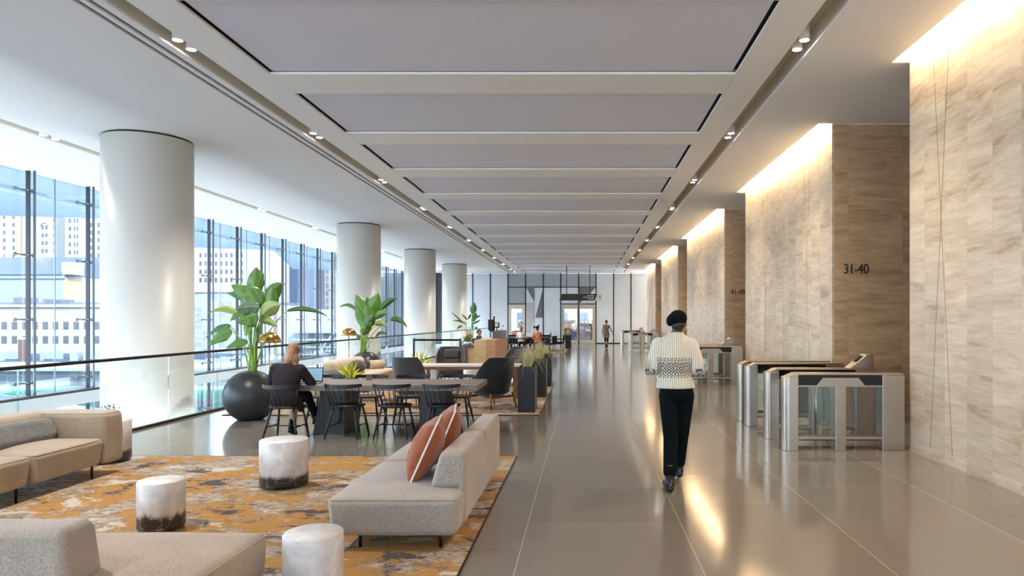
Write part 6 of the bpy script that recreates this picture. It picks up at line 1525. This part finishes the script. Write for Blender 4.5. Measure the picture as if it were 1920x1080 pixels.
blob_obj('tights', [('c', (-0.075, 0, 0.66), (-0.07, 0, 0.47), 0.07, 0.058), ('c', (-0.07, 0, 0.47), (-0.037, -0.055, 0.12), 0.056, 0.038), ('c', (0.075, 0, 0.66), (0.07, 0.02, 0.47), 0.07, 0.058), ('c', (0.07, 0.02, 0.47), (0.05, 0.095, 0.13), 0.056, 0.038)], 0.013, 'cloth_black', pf, 2)
blob_obj('hair', [('e', (0, -0.025, 1.565), (0.085, 0.095, 0.085)), ('e', (0, -0.06, 1.63), (0.045, 0.045, 0.04))], 0.013, 'hair_black', pf, 3)
MB().box(0.33, 0.37, 0.0, 0.09, 0.80, 0.84).build('phone', 'screen_black', pf)
# ---- two people at the far table
def seated(lab, px, Y, top, hairm, bun=False, beanie=False, long=False, rz=0.0, skin='skin_light', bottom='cloth_black', zoff=0.0, vox=0.016, kid=None):
    J = dict(head=(0.0, 0.08, 1.19), neck=(0, 0.02, 1.04), chest=(0, 0.0, 0.86), waist=(0, -0.03, 0.67), pelvis=(0, -0.04, 0.55), sh=[(-0.165, 0.02, 0.95), (0.165, 0.02, 0.95)], el=[(-0.23, 0.12, 0.73), (0.23, 0.14, 0.73)], wr=[(-0.13, 0.36, 0.77), (0.13, 0.36, 0.77)],
        hip=[(-0.09, 0.0, 0.54), (0.09, 0.0, 0.54)], kn=[(-0.11, 0.42, 0.51), (0.11, 0.42, 0.51)], an=[(-0.11, 0.38, 0.10), (0.11, 0.36, 0.10)], toe=[(-0.11, 0.52, 0.04), (0.11, 0.50, 0.04)])
    p = person(lab, (wx(px, Y), Y, zoff), J, skin, vox, (top, 0.97, 0.95), (bottom, 0.92, 0.9), ('boot_leather', 0.08), None, True, True, 0.0, -0.15, 0.4, None, rz)
    h = Vector(J['head']); q = [('e', h+Vector((0, -0.022, 0.035)), (0.088, 0.10, 0.095))]
    if long: q += [('c', h+Vector((0, -0.06, 0)), h+Vector((0, -0.10, -0.28)), 0.08, 0.055)]
    if bun: q += [('e', h+Vector((0, -0.06, 0.12)), (0.05, 0.05, 0.05))]
    if not beanie: blob_obj('hair', q, 0.014, hairm, p, 3)
    else:
        blob_obj('hair', [('e', h+Vector((0, -0.05, -0.02)), (0.075, 0.07, 0.08))], 0.014, hairm, p, 3)
        blob_obj('beanie', [('e', h+Vector((0, -0.01, 0.06)), (0.095, 0.105, 0.085)), ('e', h+Vector((0.05, -0.05, 0.165)), (0.045, 0.045, 0.04))], 0.014, 'hat_wool', p, 3)
    return p
seated('distant person with long auburn hair in a white top, seated at the far table', 977, 34.95, 'cloth_white', 'hair_auburn', long=True, zoff=RZ)
seated('distant person in a pink top and dark bobble beanie, seated at the far table', 1008, 34.95, 'cloth_pink', 'hair_black', beanie=True, zoff=RZ, rz=0.25)
pr_ = seated('person with short black hair in a dark jacket seated behind the reception desk', 897, 23.3, 'cloth_black', 'hair_black', skin='skin_mid', zoff=0.02, rz=math.radians(-152), vox=0.013)
# ---- people inside the cafe
def standing(lab, px, Y, top, bottom, hairm, rz=math.pi, long=False, skin='skin_light', armup=False):
    w0 = [(-0.10, 0.24, 1.02), (0.10, 0.24, 1.02)]
    J = dict(head=(0.0, 0.02, 1.56), neck=(0, 0, 1.41), chest=(0, 0, 1.24), waist=(0, 0, 1.07), pelvis=(0, 0, 0.92), sh=[(-0.17, 0, 1.34), (0.17, 0, 1.34)], el=[(-0.24, 0.03, 1.10), (0.24, 0.03, 1.10)], wr=w0,
        hip=[(-0.09, 0, 0.88), (0.09, 0, 0.88)], kn=[(-0.10, 0.01, 0.48), (0.10, 0.02, 0.48)], an=[(-0.10, -0.02, 0.09), (0.10, 0.0, 0.09)], toe=[(-0.11, 0.13, 0.035), (0.11, 0.15, 0.035)])
    p = person(lab, (wx(px, Y), Y, 0), J, skin, 0.018, (top, 0.95, 0.9), (bottom, 0.88, 0.95), ('boot_leather', 0.05), None, True, True, 0.0, 0.0, 0.4, None, rz)
    q = [('e', (0, -0.01, 1.60), (0.088, 0.10, 0.09))]+([('c', (0, -0.05, 1.56), (0, -0.08, 1.34), 0.085, 0.06)] if long else [])
    blob_obj('hair', q, 0.016, hairm, p, 3); return p
standing('person in a white shirt and blue jeans standing at the left cafe door leaf', 1077, YB+1.6, 'cloth_white', 'cloth_denim', 'hair_auburn', rz=2.4, long=True)
standing('person with long hair in black standing at the cafe counter, right door leaf', 1103, YB+1.8, 'cloth_black', 'cloth_black', 'hair_auburn', rz=2.9, long=True)
standing('person in dark jacket behind the cafe counter, beside the door mullion', 1091, YC+1.3, 'cloth_black', 'cloth_black', 'hair_black', rz=3.1)
standing('person in patterned grey behind the cafe counter, left of the one in black', 1096.5, YC+1.9, 'cloth_taupe', 'cloth_black', 'hair_black', rz=3.3)
standing('person in beige behind the right end of the cafe counter', 1111, YC+1.6, 'cloth_beige', 'cloth_black', 'hair_auburn', rz=3.0)
standing('person in dark clothes bending over the left cafe counter', 1073, YC+2.0, 'coat_dark', 'cloth_black', 'hair_black', rz=3.0)
